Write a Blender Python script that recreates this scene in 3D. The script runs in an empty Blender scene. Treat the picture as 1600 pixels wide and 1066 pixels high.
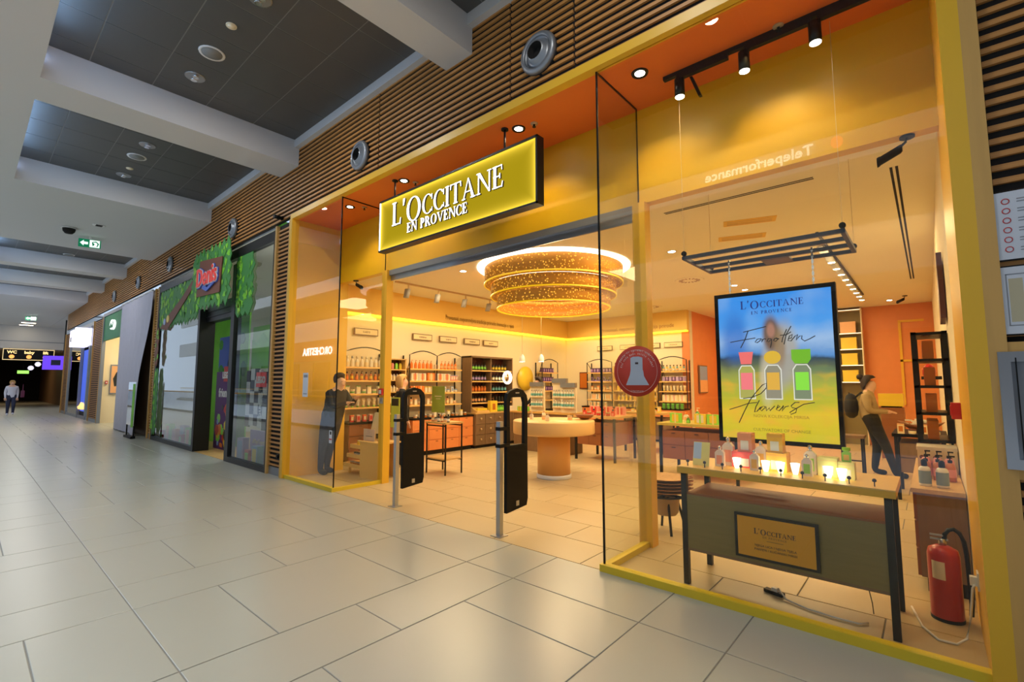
import bpy, math, random, re
from mathutils import Vector, Matrix
PI = math.pi
rnd = random.Random(7)
C = bpy.context.scene.collection
SC = bpy.context.scene
# ------------------------------------------------------------ camera
cam = bpy.data.objects.new('camera', bpy.data.cameras.new('camera')); C.objects.link(cam); SC.camera = cam
cam.data.sensor_width = 36.0; cam.data.lens = 746.4 / 1600 * 36; cam.data.clip_start = 0.05; cam.data.clip_end = 400
cam.matrix_world = Matrix(((0.75393, 0.05874, 0.65433, 0), (0.65696, -0.06741, -0.75091, 0), (0, 0.99600, -0.08941, 1.5), (0, 0, 0, 1)))
# ------------------------------------------------------------ world, exposure
w = bpy.data.worlds.new('world'); SC.world = w; w.use_nodes = True
w.node_tree.nodes['Background'].inputs[0].default_value = (0.62, 0.78, 1.0, 1); w.node_tree.nodes['Background'].inputs[1].default_value = 0.9
SC.view_settings.view_transform = 'Standard'; SC.view_settings.look = 'None'
SC.view_settings.exposure = 0.12; SC.view_settings.gamma = 1.0; SC.view_settings.use_curve_mapping = False
# ------------------------------------------------------------ large lights
def area(name, loc, size, power, col, rot=(0, 0, 0), sy=None, spread=None):
    d = bpy.data.lights.new(name, 'AREA'); d.energy = power; d.color = col; d.size = size
    if sy: d.shape = 'RECTANGLE'; d.size_y = sy
    elif size < .5: d.shape = 'DISK'
    if spread: d.spread = spread
    o = bpy.data.objects.new(name, d); o.location = loc; o.rotation_euler = rot; C.objects.link(o); return o
def spot(name, loc, power, col, ang=80, rot=(0, 0, 0), rad=.05):
    d = bpy.data.lights.new(name, 'SPOT'); d.energy = power; d.color = col; d.spot_size = math.radians(ang); d.spot_blend = .6; d.shadow_soft_size = rad
    o = bpy.data.objects.new(name, d); o.location = loc; o.rotation_euler = rot; C.objects.link(o); return o
DAY = (0.80, 0.90, 1.0); WARM = (1.0, 0.77, 0.42); AMB = (1.0, 0.72, 0.30)
area('skylight_light', (-16, -4.6, 13.5), 60, 5600, DAY, sy=6.4)
for i, x in enumerate((-1.6, -6.0, -10.3, -18.9, -22.8, -26.6)):      # downlights of the ceiling coffers
    area('coffer_light', (x, 1.8, 5.53), .14, (34, 36, 34, 30, 28, 28)[i], (1, .95, .88))
    if i: area('cove_light', (x, .40, 5.42), 2.4, 9, (.35, .6, 1), (math.radians(110), 0, 0), sy=.06)
for x in (-31, -36): area('passage_light', (x, 2.0, 5.05), 1.0, 30, (1, .93, .85))
# shop ceiling
for x, y, p in ((-6.4, 6.2, 66), (-2.6, 6.0, 62), (-6.3, 9.6, 78), (-2.8, 9.6, 75), (-2.3, 13, 66), (-.9, 7.5, 30)):
    area('shop_ceiling_light', (x, y, 3.38), 1.5, p, WARM, sy=1.0)
for x in (-6.65, -5.24, -3.21, -1.78, -.8):
    spot('soffit_spot', (x, 3.8, 4.22), 38, AMB, 120)

# ------------------------------------------------------------ helpers
MATS = {}
def mat(name, col, rough=.5, metal=0, emit=None, es=1, noise=0, nscale=6, stretch=(1, 1, 1), bump=0, spec=.5, trans=0, alpha=1):
    if name in MATS: return MATS[name]
    m = bpy.data.materials.new(name); m.use_nodes = True; nt = m.node_tree; b = nt.nodes['Principled BSDF']
    col = tuple(col) + (1,); b.inputs['Base Color'].default_value = col
    b.inputs['Roughness'].default_value = rough; b.inputs['Metallic'].default_value = metal
    b.inputs['Specular IOR Level'].default_value = spec; b.inputs['Transmission Weight'].default_value = trans
    b.inputs['Alpha'].default_value = alpha
    if emit:
        b.inputs['Emission Color'].default_value = tuple(emit) + (1,); b.inputs['Emission Strength'].default_value = es
    if noise or bump:
        tc = nt.nodes.new('ShaderNodeTexCoord'); mp = nt.nodes.new('ShaderNodeMapping'); n = nt.nodes.new('ShaderNodeTexNoise')
        mp.inputs['Scale'].default_value = stretch; n.inputs['Scale'].default_value = nscale; n.inputs['Detail'].default_value = 5
        nt.links.new(tc.outputs['Object'], mp.inputs[0]); nt.links.new(mp.outputs[0], n.inputs['Vector'])
        if noise:
            r = nt.nodes.new('ShaderNodeMix'); r.data_type = 'RGBA'
            r.inputs['A'].default_value = tuple(max(0, c * (1 - noise)) for c in col[:3]) + (1,)
            r.inputs['B'].default_value = tuple(min(1, c * (1 + noise)) for c in col[:3]) + (1,)
            nt.links.new(n.outputs['Fac'], r.inputs['Factor']); nt.links.new(r.outputs['Result'], b.inputs['Base Color'])
        if bump:
            bp = nt.nodes.new('ShaderNodeBump'); bp.inputs['Strength'].default_value = bump; bp.inputs['Distance'].default_value = .01
            nt.links.new(n.outputs['Fac'], bp.inputs['Height']); nt.links.new(bp.outputs[0], b.inputs['Normal'])
    MATS[name] = m; return m
def glass_mat(name, tint=(1, 1, 1), refl=1.0):
    m = bpy.data.materials.new(name); m.use_nodes = True; nt = m.node_tree; nt.nodes.clear()
    o = nt.nodes.new('ShaderNodeOutputMaterial'); mx = nt.nodes.new('ShaderNodeMixShader'); t = nt.nodes.new('ShaderNodeBsdfTransparent')
    g = nt.nodes.new('ShaderNodeBsdfGlossy'); f = nt.nodes.new('ShaderNodeFresnel'); f.inputs[0].default_value = 1.45
    g.inputs['Roughness'].default_value = 0.0; t.inputs[0].default_value = tuple(tint) + (1,)
    mu = nt.nodes.new('ShaderNodeMath'); mu.operation = 'MULTIPLY'; mu.inputs[1].default_value = refl
    ge = nt.nodes.new('ShaderNodeNewGeometry'); iv = nt.nodes.new('ShaderNodeMath'); iv.operation = 'SUBTRACT'; iv.inputs[0].default_value = 1; m3 = nt.nodes.new('ShaderNodeMath'); m3.operation = 'MULTIPLY'
    nt.links.new(ge.outputs['Backfacing'], iv.inputs[1]); nt.links.new(f.outputs[0], m3.inputs[0]); nt.links.new(iv.outputs[0], m3.inputs[1])
    nt.links.new(m3.outputs[0], mu.inputs[0]); nt.links.new(mu.outputs[0], mx.inputs[0])
    nt.links.new(t.outputs[0], mx.inputs[1]); nt.links.new(g.outputs[0], mx.inputs[2]); nt.links.new(mx.outputs[0], o.inputs[0])
    MATS[name] = m; return m

class MB:
    "collects polygons; ms = material slot of each face, sm = smooth"
    def __init__(s): s.v = []; s.f = []; s.m = []; s.s = []
    def add(s, vs, fs, m=0, sm=False):
        k = len(s.v); s.v += [tuple(v) for v in vs]
        for f in fs: s.f.append([i + k for i in f]); s.m.append(m); s.s.append(sm)
        return s
    def box(s, x0, x1, y0, y1, z0, z1, m=0):
        return s.add([(x0, y0, z0), (x1, y0, z0), (x1, y1, z0), (x0, y1, z0), (x0, y0, z1), (x1, y0, z1), (x1, y1, z1), (x0, y1, z1)],
                     [(0, 3, 2, 1), (4, 5, 6, 7), (0, 1, 5, 4), (1, 2, 6, 5), (2, 3, 7, 6), (3, 0, 4, 7)], m)
    def lathe(s, prof, n=12, c=(0, 0, 0), m=0, sm=True, ax='z', cap=True):
        vs = []
        for r, z in prof:
            for i in range(n):
                a = 2 * PI * i / n; p = (r * math.cos(a), r * math.sin(a), z)
                if ax == 'y': p = (p[0], -p[2], p[1])
                if ax == 'x': p = (p[2], p[0], p[1])
                vs.append((p[0] + c[0], p[1] + c[1], p[2] + c[2]))
        fs = [(j * n + i, j * n + (i + 1) % n, (j + 1) * n + (i + 1) % n, (j + 1) * n + i) for j in range(len(prof) - 1) for i in range(n)]
        s.add(vs, fs, m, sm)
        if cap:
            k = len(s.v) - len(vs)
            for f in (list(range(n))[::-1], [(len(prof) - 1) * n + i for i in range(n)]):
                s.f.append([k + i for i in f]); s.m.append(m); s.s.append(False)
        return s
    def cyl(s, x, y, z0, z1, r, n=12, m=0, r2=None): return s.lathe([(r, z0), (r if r2 is None else r2, z1)], n, (x, y, 0), m)
    def tube(s, pts, r, n=6, m=0, r2=None):
        pts = [Vector(p) for p in pts]; vs = []; K = len(pts)
        for i, p in enumerate(pts):
            t = (pts[min(i + 1, K - 1)] - pts[max(i - 1, 0)]).normalized()
            u = t.cross(Vector((0, 0, 1)) if abs(t.z) < .9 else Vector((0, 1, 0))).normalized(); w_ = t.cross(u)
            rr = r if r2 is None else r + (r2 - r) * i / (K - 1)
            for j in range(n):
                a = 2 * PI * j / n + PI / n; vs.append(p + (u * math.cos(a) + w_ * math.sin(a)) * rr)
        fs = [(j * n + i, j * n + (i + 1) % n, (j + 1) * n + (i + 1) % n, (j + 1) * n + i) for j in range(K - 1) for i in range(n)]
        fs += [tuple(range(n))[::-1], tuple((K - 1) * n + i for i in range(n))]
        return s.add(vs, fs, m, n > 5)
    def poly(s, pts, d, m=0):
        "prism: outline pts [(x,z)] in the XZ plane from y=d[0] to y=d[1]"
        n = len(pts); vs = [(x, d[0], z) for x, z in pts] + [(x, d[1], z) for x, z in pts]
        return s.add(vs, [tuple(range(n)), tuple(range(2 * n - 1, n - 1, -1))] + [(i, i + n, (i + 1) % n + n, (i + 1) % n) for i in range(n)], m)
    def move(s, fn): s.v = [tuple(fn(*p)) for p in s.v]; return s
    def mesh(s, name, ms):
        me = bpy.data.meshes.new(name); me.from_pydata(s.v, [], s.f)
        for m in ms: me.materials.append(m)
        if len(ms) > 1: me.polygons.foreach_set('material_index', s.m)
        me.polygons.foreach_set('use_smooth', s.s); me.update(); return me
def ml(m): return [MATS[x] if isinstance(x, str) else x for x in (m if isinstance(m, (list, tuple)) else [m])]
def obj(name, mb, m, parent=None, label=None, kind=None):
    "mesh object; a part when it has a parent (vertices then in the parent's frame)"
    if parent is None:
        xs, ys, zs = zip(*mb.v); c = ((min(xs) + max(xs)) / 2, (min(ys) + max(ys)) / 2, min(zs))
        mb.move(lambda x, y, z: (x - c[0], y - c[1], z - c[2]))
    o = bpy.data.objects.new(name, mb.mesh(name, ml(m))); C.objects.link(o)
    if parent is None: o.location = c
    else: o.parent = parent
    if label: o['label'] = label
    if kind: o['kind'] = kind
    return o
def tag(o, label, cat, group=None, kind=None):
    o['label'] = label; o['category'] = cat
    if group: o['group'] = group
    if kind: o['kind'] = kind
    return o
def thing(name, label, cat, loc=(0, 0, 0), rz=0, group=None):
    o = bpy.data.objects.new(name, None); C.objects.link(o); o.empty_display_size = .1
    o.location = loc; o.rotation_euler = (0, 0, rz); return tag(o, label, cat, group)
def setting(name, loc=(0, 0, 0)):
    o = bpy.data.objects.new(name, None); C.objects.link(o); o.location = loc; o['kind'] = 'structure'; return o
def struct(name, mb, m, parent=None):
    o = obj(name, mb, m, parent)
    if parent is None: o['kind'] = 'structure'
    return o
def dup(root, loc=None, rz=None, label=None, group=None, parent=None):
    r = root.copy(); C.objects.link(r); r.parent = parent
    if loc is not None: r.location = loc
    if rz is not None: r.rotation_euler = (0, 0, rz)
    if label: r['label'] = label
    if group: r['group'] = group
    for ch in root.children: dup(ch, parent=r)
    return r
def B(*a): return MB().box(*a)
def inst(name, me, loc, parent=None, rz=0, sc=None):
    o = bpy.data.objects.new(name, me); o.location = loc; o.parent = parent; C.objects.link(o)
    if rz: o.rotation_euler = (0, 0, rz)
    if sc: o.scale = sc
    return o
# serif capitals, one em high
def ell(a, b, a0, a1, n=20, cx=0, cy=.5): return [(cx + a * math.cos(math.radians(a0 + (a1 - a0) * i / n)), cy + b * math.sin(math.radians(a0 + (a1 - a0) * i / n))) for i in range(n + 1)]
def ring(cx, cy, a, b, ai, bi, a0, a1, n=20):
    o_, i_ = ell(a, b, a0, a1, n, cx, cy), ell(ai, bi, a0, a1, n, cx, cy)
    return [[o_[k], o_[k + 1], i_[k + 1], i_[k]] for k in range(n)]
def glyph(ch, T):
    S = .05; R = lambda x0, x1, z0, z1: [(x0, z0), (x1, z0), (x1, z1), (x0, z1)]
    def stem(x, t=T, top=1, bot=1):
        p = [R(x, x + t, 0, 1)]
        if bot: p.append(R(x - .07, x + t + .07, 0, S))
        if top: p.append(R(x - .07, x + t + .07, 1 - S, 1))
        return p
    t = T * .45
    if ch == 'I': return .08 + T + .08, stem(.08)
    if ch == 'L': return .66, stem(.08) + [R(.08, .6, 0, S), [(.54, 0), (.62, 0), (.64, .26), (.59, .26)]]
    if ch == 'E': return .68, stem(.08) + [R(.08, .6, 0, S), [(.54, 0), (.6, 0), (.64, .25), (.59, .25)], R(.08, .58, 1 - S, 1), [(.53, 1), (.58, 1), (.6, .77), (.56, .77)], R(.08, .46, .49, .49 + S), R(.43, .48, .4, .64)]
    if ch == 'T': return .78, stem(.39 - T / 2, top=0) + [R(.02, .76, 1 - S, 1), [(.02, 1), (.09, 1), (.05, .74), (0, .74)], [(.69, 1), (.76, 1), (.78, .74), (.73, .74)]]
    if ch == 'N': return .96, [R(.12, .12 + t, 0, 1), R(.8, .8 + t, 0, 1), [(.06, 1), (.06 + T * 1.25, 1), (.8 + t, 0), (.8, 0)], R(.03, .27, 0, S), R(.7, .95, 1 - S, 1), R(.02, .2, 1 - S, 1)]
    if ch in 'AV':
        p = [[(.08, 0), (.08 + t, 0), (.43, .93), (.4, 1)], [(.66, 0), (.66 + T * 1.1, 0), (.46, 1), (.4, 1)], R(0, .24, 0, S), R(.58, .92, 0, S)]
        if ch == 'A': p.append(R(.22, .66, .33, .33 + S)); return .9, p
        return .9, [[(.9 - x, 1 - z) for x, z in q] for q in p]
    if ch == 'O': return .98, ring(.49, .5, .46, .52, .46 - T, .47, 0, 360, 32)
    if ch == 'C': return .84, ring(.47, .5, .44, .52, .44 - T, .47, 42, 318, 26) + [R(.76, .81, .68, .96), R(.78, .82, .06, .28)]
    if ch == 'P': return .7, stem(.08) + ring(.3, .72, .36, .28, .36 - T, .23, -90, 90, 12) + [R(.08, .31, .95, 1), R(.08, .31, .44, .49)]
    if ch == 'R': return .82, glyph('P', T)[1] + [[(.34, .47), (.34 + T, .47), (.72 + T * .6, 0), (.72 - T * .4, 0)], R(.6, .88, 0, S)]
    if ch == "'": return .24, [[(.06, .72), (.12, .72), (.19, .95), (.19, 1.02), (.06, 1.02)]]
    return .45, []
def serif(mb, s, x, z, size, d, T=.15, sp=.06, m=0, first=1.0, center=False, parts=None):
    "L'OCCITANE style: glyph O (and L) larger when first>1"
    out = []; cx = 0
    for i, ch in enumerate(s):
        k = size * (first if i in (0, 2) else 1); wd, ps = glyph(ch, T)
        if ch == "'": k = size * first
        for p in ps: out.append([(cx + a * k, b * k - (k - size) * (.35 if i == 2 else 0)) for a, b in p])
        cx += (wd + sp) * k
    ox = x - (cx / 2 if center else 0)
    if parts is not None: parts.append((cx, out))
    for p in out:
        ar = sum(p[i][0] * p[(i + 1) % len(p)][1] - p[(i + 1) % len(p)][0] * p[i][1] for i in range(len(p)))
        if ar < 0: p = p[::-1]
        mb.poly([(ox + a, z + b) for a, b in p], d, m)
    return cx
def text(s, size, depth=.004, m=None, align='CENTER', xs=1, bold=0):
    "sans text mesh in the XZ plane facing -Y"
    cu = bpy.data.curves.new('t', 'FONT'); cu.body = s; cu.size = size; cu.extrude = depth / 2; cu.align_x = align; cu.offset = bold; cu.resolution_u = 2
    o = bpy.data.objects.new('t', cu); C.objects.link(o); dg = bpy.context.evaluated_depsgraph_get()
    me = bpy.data.meshes.new_from_object(o.evaluated_get(dg)); bpy.data.objects.remove(o)
    mb = MB(); mb.add([(v.co.x * xs, -v.co.z, v.co.y) for v in me.vertices], [tuple(p.vertices) for p in me.polygons]); return mb
def shift(mb, dx=0, dy=0, dz=0): return mb.move(lambda x, y, z: (x + dx, y + dy, z + dz))

# ------------------------------------------------------------ materials
mat('slat_wood', (.50, .23, .06), .5, noise=.3, nscale=3, stretch=(1, 30, 30))
mat('backing_black', (.012, .01, .009), .9)
mat('tile_mall', (.43, .43, .37), .28, noise=.05, nscale=1.3, spec=.4)
mat('grout', (.25, .24, .21), .8)
mat('tile_shop', (.52, .40, .22), .33, noise=.07, nscale=1.5, spec=.4)
mat('white_paint', (.62, .61, .60), .7); mat('white_gloss', (.75, .74, .72), .35)
mat('coffer_tile', (.085, .085, .082), .45, noise=.1, nscale=2)
mat('coffer_grid', (.22, .22, .21), .5)
mat('ochre', (.82, .47, .03), .4); mat('soffit_orange', (.85, .19, .03), .45); mat('header_orange', (.78, .46, .012), .4); mat('ochre_floor', (.75, .55, .03), .4); mat('ochre_wood', (.62, .36, .10), .5, noise=.12, nscale=3, stretch=(8, 8, .6))
mat('cream_wall', (.85, .74, .52), .7); mat('ceiling_cream', (.90, .82, .60), .75); mat('bulkhead', (.88, .56, .12), .6)
mat('black_metal', (.012, .012, .013), .4, .3); mat('black_plastic', (.004, .004, .004), .5, spec=.2); mat('steel', (.45, .46, .48), .3, .9)
mat('grey_metal', (.28, .30, .33), .4, .6); mat('terracotta', (.75, .25, .07), .55, noise=.08)
mat('oak', (.62, .38, .13), .45, noise=.15, nscale=4, stretch=(1, 10, 10)); mat('dark_oak', (.22, .13, .065), .5, noise=.2, nscale=4, stretch=(8, 8, 1))
mat('red_wood', (.28, .095, .03), .5, noise=.2, nscale=3); mat('olive_wood', (.23, .175, .06), .5, noise=.12, nscale=5, stretch=(1, 12, 12))
mat('shelf_oak', (.75, .48, .17), .45); mat('knob', (.55, .38, .2), .35)
mat('lamp_white', (1, 1, 1), .5, emit=(1, .96, .88), es=14); mat('lamp_warm', (1, 1, 1), .5, emit=(1, .85, .6), es=10)
mat('cove_yellow', (1, .8, .1), .5, emit=(1, .72, .03), es=1.6); mat('cove_blue', (.6, .75, 1), .5, emit=(.45, .62, 1), es=1.3)
mat('paper', (.62, .66, .74), .5); mat('red_plastic', (.55, .02, .02), .35); mat('chrome', (.8, .8, .8), .12, 1)
mat('leaf', (.20, .58, .03), .6, noise=.3, nscale=3); mat('leaf_dark', (.06, .26, .06), .6); mat('brown', (.20, .07, .04), .6)
mat('shop_green', (.02, .22, .07), .5); mat('tarp', (.52, .52, .62), .75, noise=.05)
mat('skin', (.72, .42, .28), .55); mat('hair_dark', (.03, .015, .01), .7); mat('hair_blond', (.65, .40, .14), .6)
mat('cloth_black', (.012, .012, .014), .85); mat('jacket_tan', (.40, .28, .13), .75); mat('cloth_white', (.6, .6, .68), .8); mat('cloth_navy', (.02, .025, .06), .8)
glass_mat('shop_glass', (.97, .97, .92), 1.7); glass_mat('clear_glass', (.98, .98, .98), 1.8); glass_mat('smoked_glass', (.88, .90, .88), 2.2)
# ============================================================ STRUCTURE
D = 3.5
# ---- mall floor: alternating wide and narrow strips of tiles across the corridor
floor = setting('floor')
obj('screed', B(-70, 6, -1.1, D, -.12, -.004), 'grout', floor)
tile_cache = {}
def tile_mesh(wx, wy, m):
    k = (round(wx, 2), round(wy, 2), m)
    if k not in tile_cache:
        g = .004; h = .004; a, b = wx / 2 - g, wy / 2 - g; e = .003
        t = MB(); t.add([(-a, -b, -.004), (a, -b, -.004), (a, b, -.004), (-a, b, -.004), (-a, -b, -.0015), (a, -b, -.0015), (a, b, -.0015), (-a, b, -.0015), (-a + e, -b + e, 0), (a - e, -b + e, 0), (a - e, b - e, 0), (-a + e, b - e, 0)],
                        [(0, 1, 5, 4), (1, 2, 6, 5), (2, 3, 7, 6), (3, 0, 4, 7), (4, 5, 9, 8), (5, 6, 10, 9), (6, 7, 11, 10), (7, 4, 8, 11), (8, 9, 10, 11)])
        tile_cache[k] = (t, t.mesh('tile', ml(m)))
    return tile_cache[k]
strips = []; x = 2.72; wide = True
x = .10
edges = [(.10, 1.15), (1.15, 1.67)]
k = 0; xx = .10
while xx > -62:
    wd = 1.05 if k % 2 == 0 else .525
    if k == 0: pass
    xx -= wd; edges.append((xx, xx + wd)); k += 1
rows_w = [(-1.1, -.17), (-.17, .85), (.85, 1.36), (1.36, 2.39), (2.39, 2.91), (2.91, D)]
rows_w2 = [(-1.1, -.7), (-.7, .34), (.34, .85), (.85, 1.36), (1.36, 2.39), (2.39, 2.91), (2.91, D)]
rows_n = [(-1.1, -.17), (-.17, .85), (.85, 1.87), (1.87, 2.91), (2.91, D)]
tiles = []
for i, (a, b) in enumerate(edges):
    rs = rows_n if b - a < .8 else (rows_w if i % 4 < 2 else rows_w2)
    for c, d in rs: tiles.append((a, b, c, d))
tiles.sort(key=lambda t: (max(0, -t[3]) * 6 + abs((t[0] + t[1]) / 2)))
far = MB()
for i, (a, b, c, d) in enumerate(tiles):
    t, me = tile_mesh(b - a, d - c, 'tile_mall')
    if i < 290: inst('tile', me, ((a + b) / 2, (c + d) / 2, 0), floor)
    else: far.add([(p[0] + (a + b) / 2, p[1] + (c + d) / 2, p[2]) for p in t.v], t.f)
obj('far_tiles', far, 'tile_mall', floor, kind='stuff')
# ---- shop floor
sf = setting('floor_shop')
obj('screed', B(-8.8, .4, D, 16, -.12, -.005), 'grout', sf)
n = 0; rowy = D; r = 0; fst = MB()
while rowy < 15.9:
    h = .5; x = -8.8 + (0 if r % 2 else -.5)
    while x < .4:
        a, b = max(x, -8.8), min(x + 1.0, .4)
        if b - a > .05:
            t, me = tile_mesh(b - a, h, 'tile_shop')
            if n < 290 and rowy < 15: inst('tile', me, ((a + b) / 2, rowy + h / 2, 0), sf); n += 1
            else: fst.add([(p[0] + (a + b) / 2, p[1] + rowy + h / 2, p[2]) for p in t.v], t.f)
        x += 1.0
    rowy += h; r += 1
if fst.v: obj('far_tiles', fst, 'tile_shop', sf, kind='stuff')
# ---- mall ceiling: white soffit with dark coffers and white beams
ZB, ZC = 5.15, 5.58
ceil = setting('ceiling')
COF = [(-3.62, 1.5), (-7.80, -4.05), (-12.1, -8.47), (-20.6, -17.25), (-24.5, -21.2), (-28.3, -25.1)]
obj('soffit_slab', B(-70, 4, -1.1, .37, ZB, ZB + .9), 'white_paint', ceil)
prev = 4
for a, b in COF:
    if prev > b: obj('beam', B(b, prev, .37, D - .02, ZB, ZB + .9), 'white_paint', ceil)
    prev = a
obj('beam', B(-70, prev, .37, D - .02, ZB, ZB + .9), 'white_paint', ceil)
obj('ceiling_slab', B(-70, 4, -1.1, 4, ZC + .1, ZC + .35), 'white_paint', ceil)
ps = MB()
for a, b in COF:
    obj('grid', B(a, b, .37, D - .02, ZC + .004, ZC + .03), 'coffer_grid', ceil)
    obj('wall_trim', B(a, b, D - .10, D - .005, ZC - .13, ZC + .01), 'white_paint', ceil)
    if a < -4: obj('cove_strip', B(a + .01, b - .01, .372, .39, ZC - .22, ZC - .1), 'cove_blue', ceil)
    y = .14
    ys = [.38, .79, 1.44, 2.09, 2.74, D - .1]
    xs = []; x = b
    xs = [b]; x = -.03 - .70 * 0
    g = -6.10
    cuts = sorted([g + .68 * q for q in range(-40, 14) if a + .05 < g + .68 * q < b - .05], reverse=True)
    xs = [b] + cuts + [a]
    for i in range(len(xs) - 1):
        for j in range(len(ys) - 1):
            x1, x0, y0, y1 = xs[i] - .006, xs[i + 1] + .006, ys[j] + .006, ys[j + 1] - .006
            inst('ceiling_panel', B(x0 - (x0 + x1) / 2, x1 - (x0 + x1) / 2, y0 - (y0 + y1) / 2, y1 - (y0 + y1) / 2, 0, .014).mesh('p', ml('coffer_tile')), ((x0 + x1) / 2, (y0 + y1) / 2, ZC), ceil)
# ---- slat clad front wall
wf = setting('wall_front')
P = .0725
def slatrun(parent, x0, x1, z0, z1, y=D, holes=()):
    n = int((z1 - z0) / P); L = x1 - x0
    me = B(-L / 2, L / 2, -.022, 0, 0, .030).mesh('slat', ml('slat_wood'))
    for i in range(n): inst('slat', me, ((x0 + x1) / 2, y, z0 + .012 + i * P), parent)
obj('backing', B(-34.5, 4, D + .005, D + .05, 4.33, 6.1), 'backing_black', wf)
for a, b in ((-.93, 1.6), (-2.265, -.945), (-3.045, -2.285), (-5.405, -3.065), (-7.82, -5.425), (-11.6, -7.83), (-15.4, -11.61), (-19.2, -15.41), (-24.5, -19.21), (-29.4, -24.51), (-34.4, -29.41)):
    slatrun(wf, a, b, 4.33, 5.58)
def pier(name, x0, x1, z1, frame=True):
    p = setting(name); obj('backing', B(x0, x1, D + .005, D + .05, 0, z1), 'backing_black', p)
    slatrun(p, x0 + .06, x1 - .06, .14, z1)
    obj('plinth', B(x0 + .05, x1 - .05, D - .015, D + .004, 0, .13), 'grey_metal', p)
    for a in (x0, x1 - .06): obj('edge_board', B(a, a + .06, D - .05, D + .01, 0, z1), 'ochre_wood', p)
    return p
pier('trim_1', -8.53, -7.93, 4.26); pier('trim_2', -16.5, -16.07, 4.20)
pier('trim_3', -26.1, -24.1, 4.1)
p = setting('wall_right_front'); obj('backing', B(.3, 2.6, D + .005, D + .05, 0, 4.33), 'backing_black', p); slatrun(p, .31, 1.6, .06, 4.33)
obj('backing', B(.31, 1.6, D - .005, D + .004, 0, .1), 'grey_metal', p)
obj('edge_board', B(.235, .305, D - .06, D + .01, 0, 4.33), 'ochre_wood', p)
# ---- shop portal: yellow reveals, header, posts, sills
pt = setting('trim_4')
obj('head_trim', B(-7.93, .235, D - .06, D + .03, 4.25, 4.335), 'ochre', pt)
obj('jamb', B(-7.93, -7.86, D - .06, 4.4, 0, 4.25), 'ochre', pt)
obj('jamb', B(.15, .235, D - .06, 4.6, 0, 4.25), 'ochre', pt)
obj('soffit', B(-7.86, .15, D + .03, 4.4, 4.25, 4.3), 'soffit_orange', pt)
obj('header', B(-7.86, .15, 4.31, 4.42, 3.28, 4.25), 'header_orange', pt)
obj('post', B(-6.44, -6.31, 4.26, 4.38, 0, 3.28), 'ochre', pt)
obj('post', B(-2.13, -2.0, 4.26, 4.38, 0, 3.28), 'ochre', pt)
for n_, x0, x1 in (('sill', -7.86, -6.34), ('sill', -2.09, .15)): obj(n_, B(x0, x1, D - .03, D + .04, 0, .055), 'ochre_floor', pt)
for x0 in (-6.40, -2.09): obj('side_sill', B(x0, x0 + .06, D + .04, 4.26, 0, .05), 'ochre_floor', pt)
obj('shutter_guide', B(-6.31, -2.13, 4.30, 4.40, 3.20, 3.28), 'grey_metal', pt)
obj('shutter_slat', B(-6.31, -2.13, 4.34, 4.36, 3.12, 3.20), 'steel', pt)
for i, (x0, x1) in enumerate(((-7.86, -6.36), (-2.07, .15))):
    wn = setting('window_%d' % (i + 1)); obj('pane', B(x0, x1, D + .0, D + .012, .055, 4.25), 'shop_glass', wn)
    xs = -6.372 if i == 0 else -2.07
    obj('side_pane', B(xs, xs + .012, D + .014, 4.26, .05, 4.25), 'shop_glass', wn)
    obj('edge_seal', B(xs - .001, xs + .013, D - .001, D + .013, .055, 4.25), 'black_plastic', wn)
    obj('edge_seal', B(xs, xs + .012, 4.262, 4.272, 3.2, 4.25), 'black_plastic', wn)
    obj('edge_seal', B(xs, xs + .012, D + .014, 4.26, 4.238, 4.25), 'black_plastic', wn)
# ---- shop shell
struct('wall_left', B(-8.75, -8.55, 4.42, 12.4, 0, 3.6), 'cream_wall')
struct('wall_left_return', B(-8.75, -7.86, 4.40, 4.50, 0, 3.6), 'ochre')
struct('wall_back', B(-8.75, -4.66, 12.4, 12.6, 0, 3.6), 'cream_wall')
wb = struct('wall_far_back', B(-4.86, .35, 14.8, 15.0, 0, 3.6), 'terracotta')
struct('wall_alcove', B(-4.86, -4.66, 12.38, 14.8, 0, 3.6), 'terracotta')
struct('wall_right', B(.15, .35, 4.6, 14.8, 0, 3.6), 'cream_wall')
struct('ceiling_shop', B(-8.75, .35, 4.42, 15, 3.42, 3.6), 'ceiling_cream')
bh = setting('trim_5')
obj('bulkhead', B(-8.55, -8.40, 4.5, 12.4, 2.90, 3.42), 'bulkhead', bh); obj('bulkhead', B(-8.40, -4.66, 12.25, 12.4, 2.90, 3.42), 'bulkhead', bh)
obj('cove_strip', B(-8.54, -8.40, 4.5, 12.3, 2.86, 2.895), 'cove_yellow', bh); obj('cove_strip', B(-8.5, -4.68, 12.25, 12.39, 2.86, 2.895), 'cove_yellow', bh)
# outlined panel and niche on the far back wall
obj('frame_line', B(-.5, -.02, 14.77, 14.8, 2.98, 3.03).box(-.5, -.45, 14.77, 14.8, 1.0, 3.0).box(-.5, -.02, 14.77, 14.8, 2.03, 2.08), 'ochre', bh)
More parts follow.
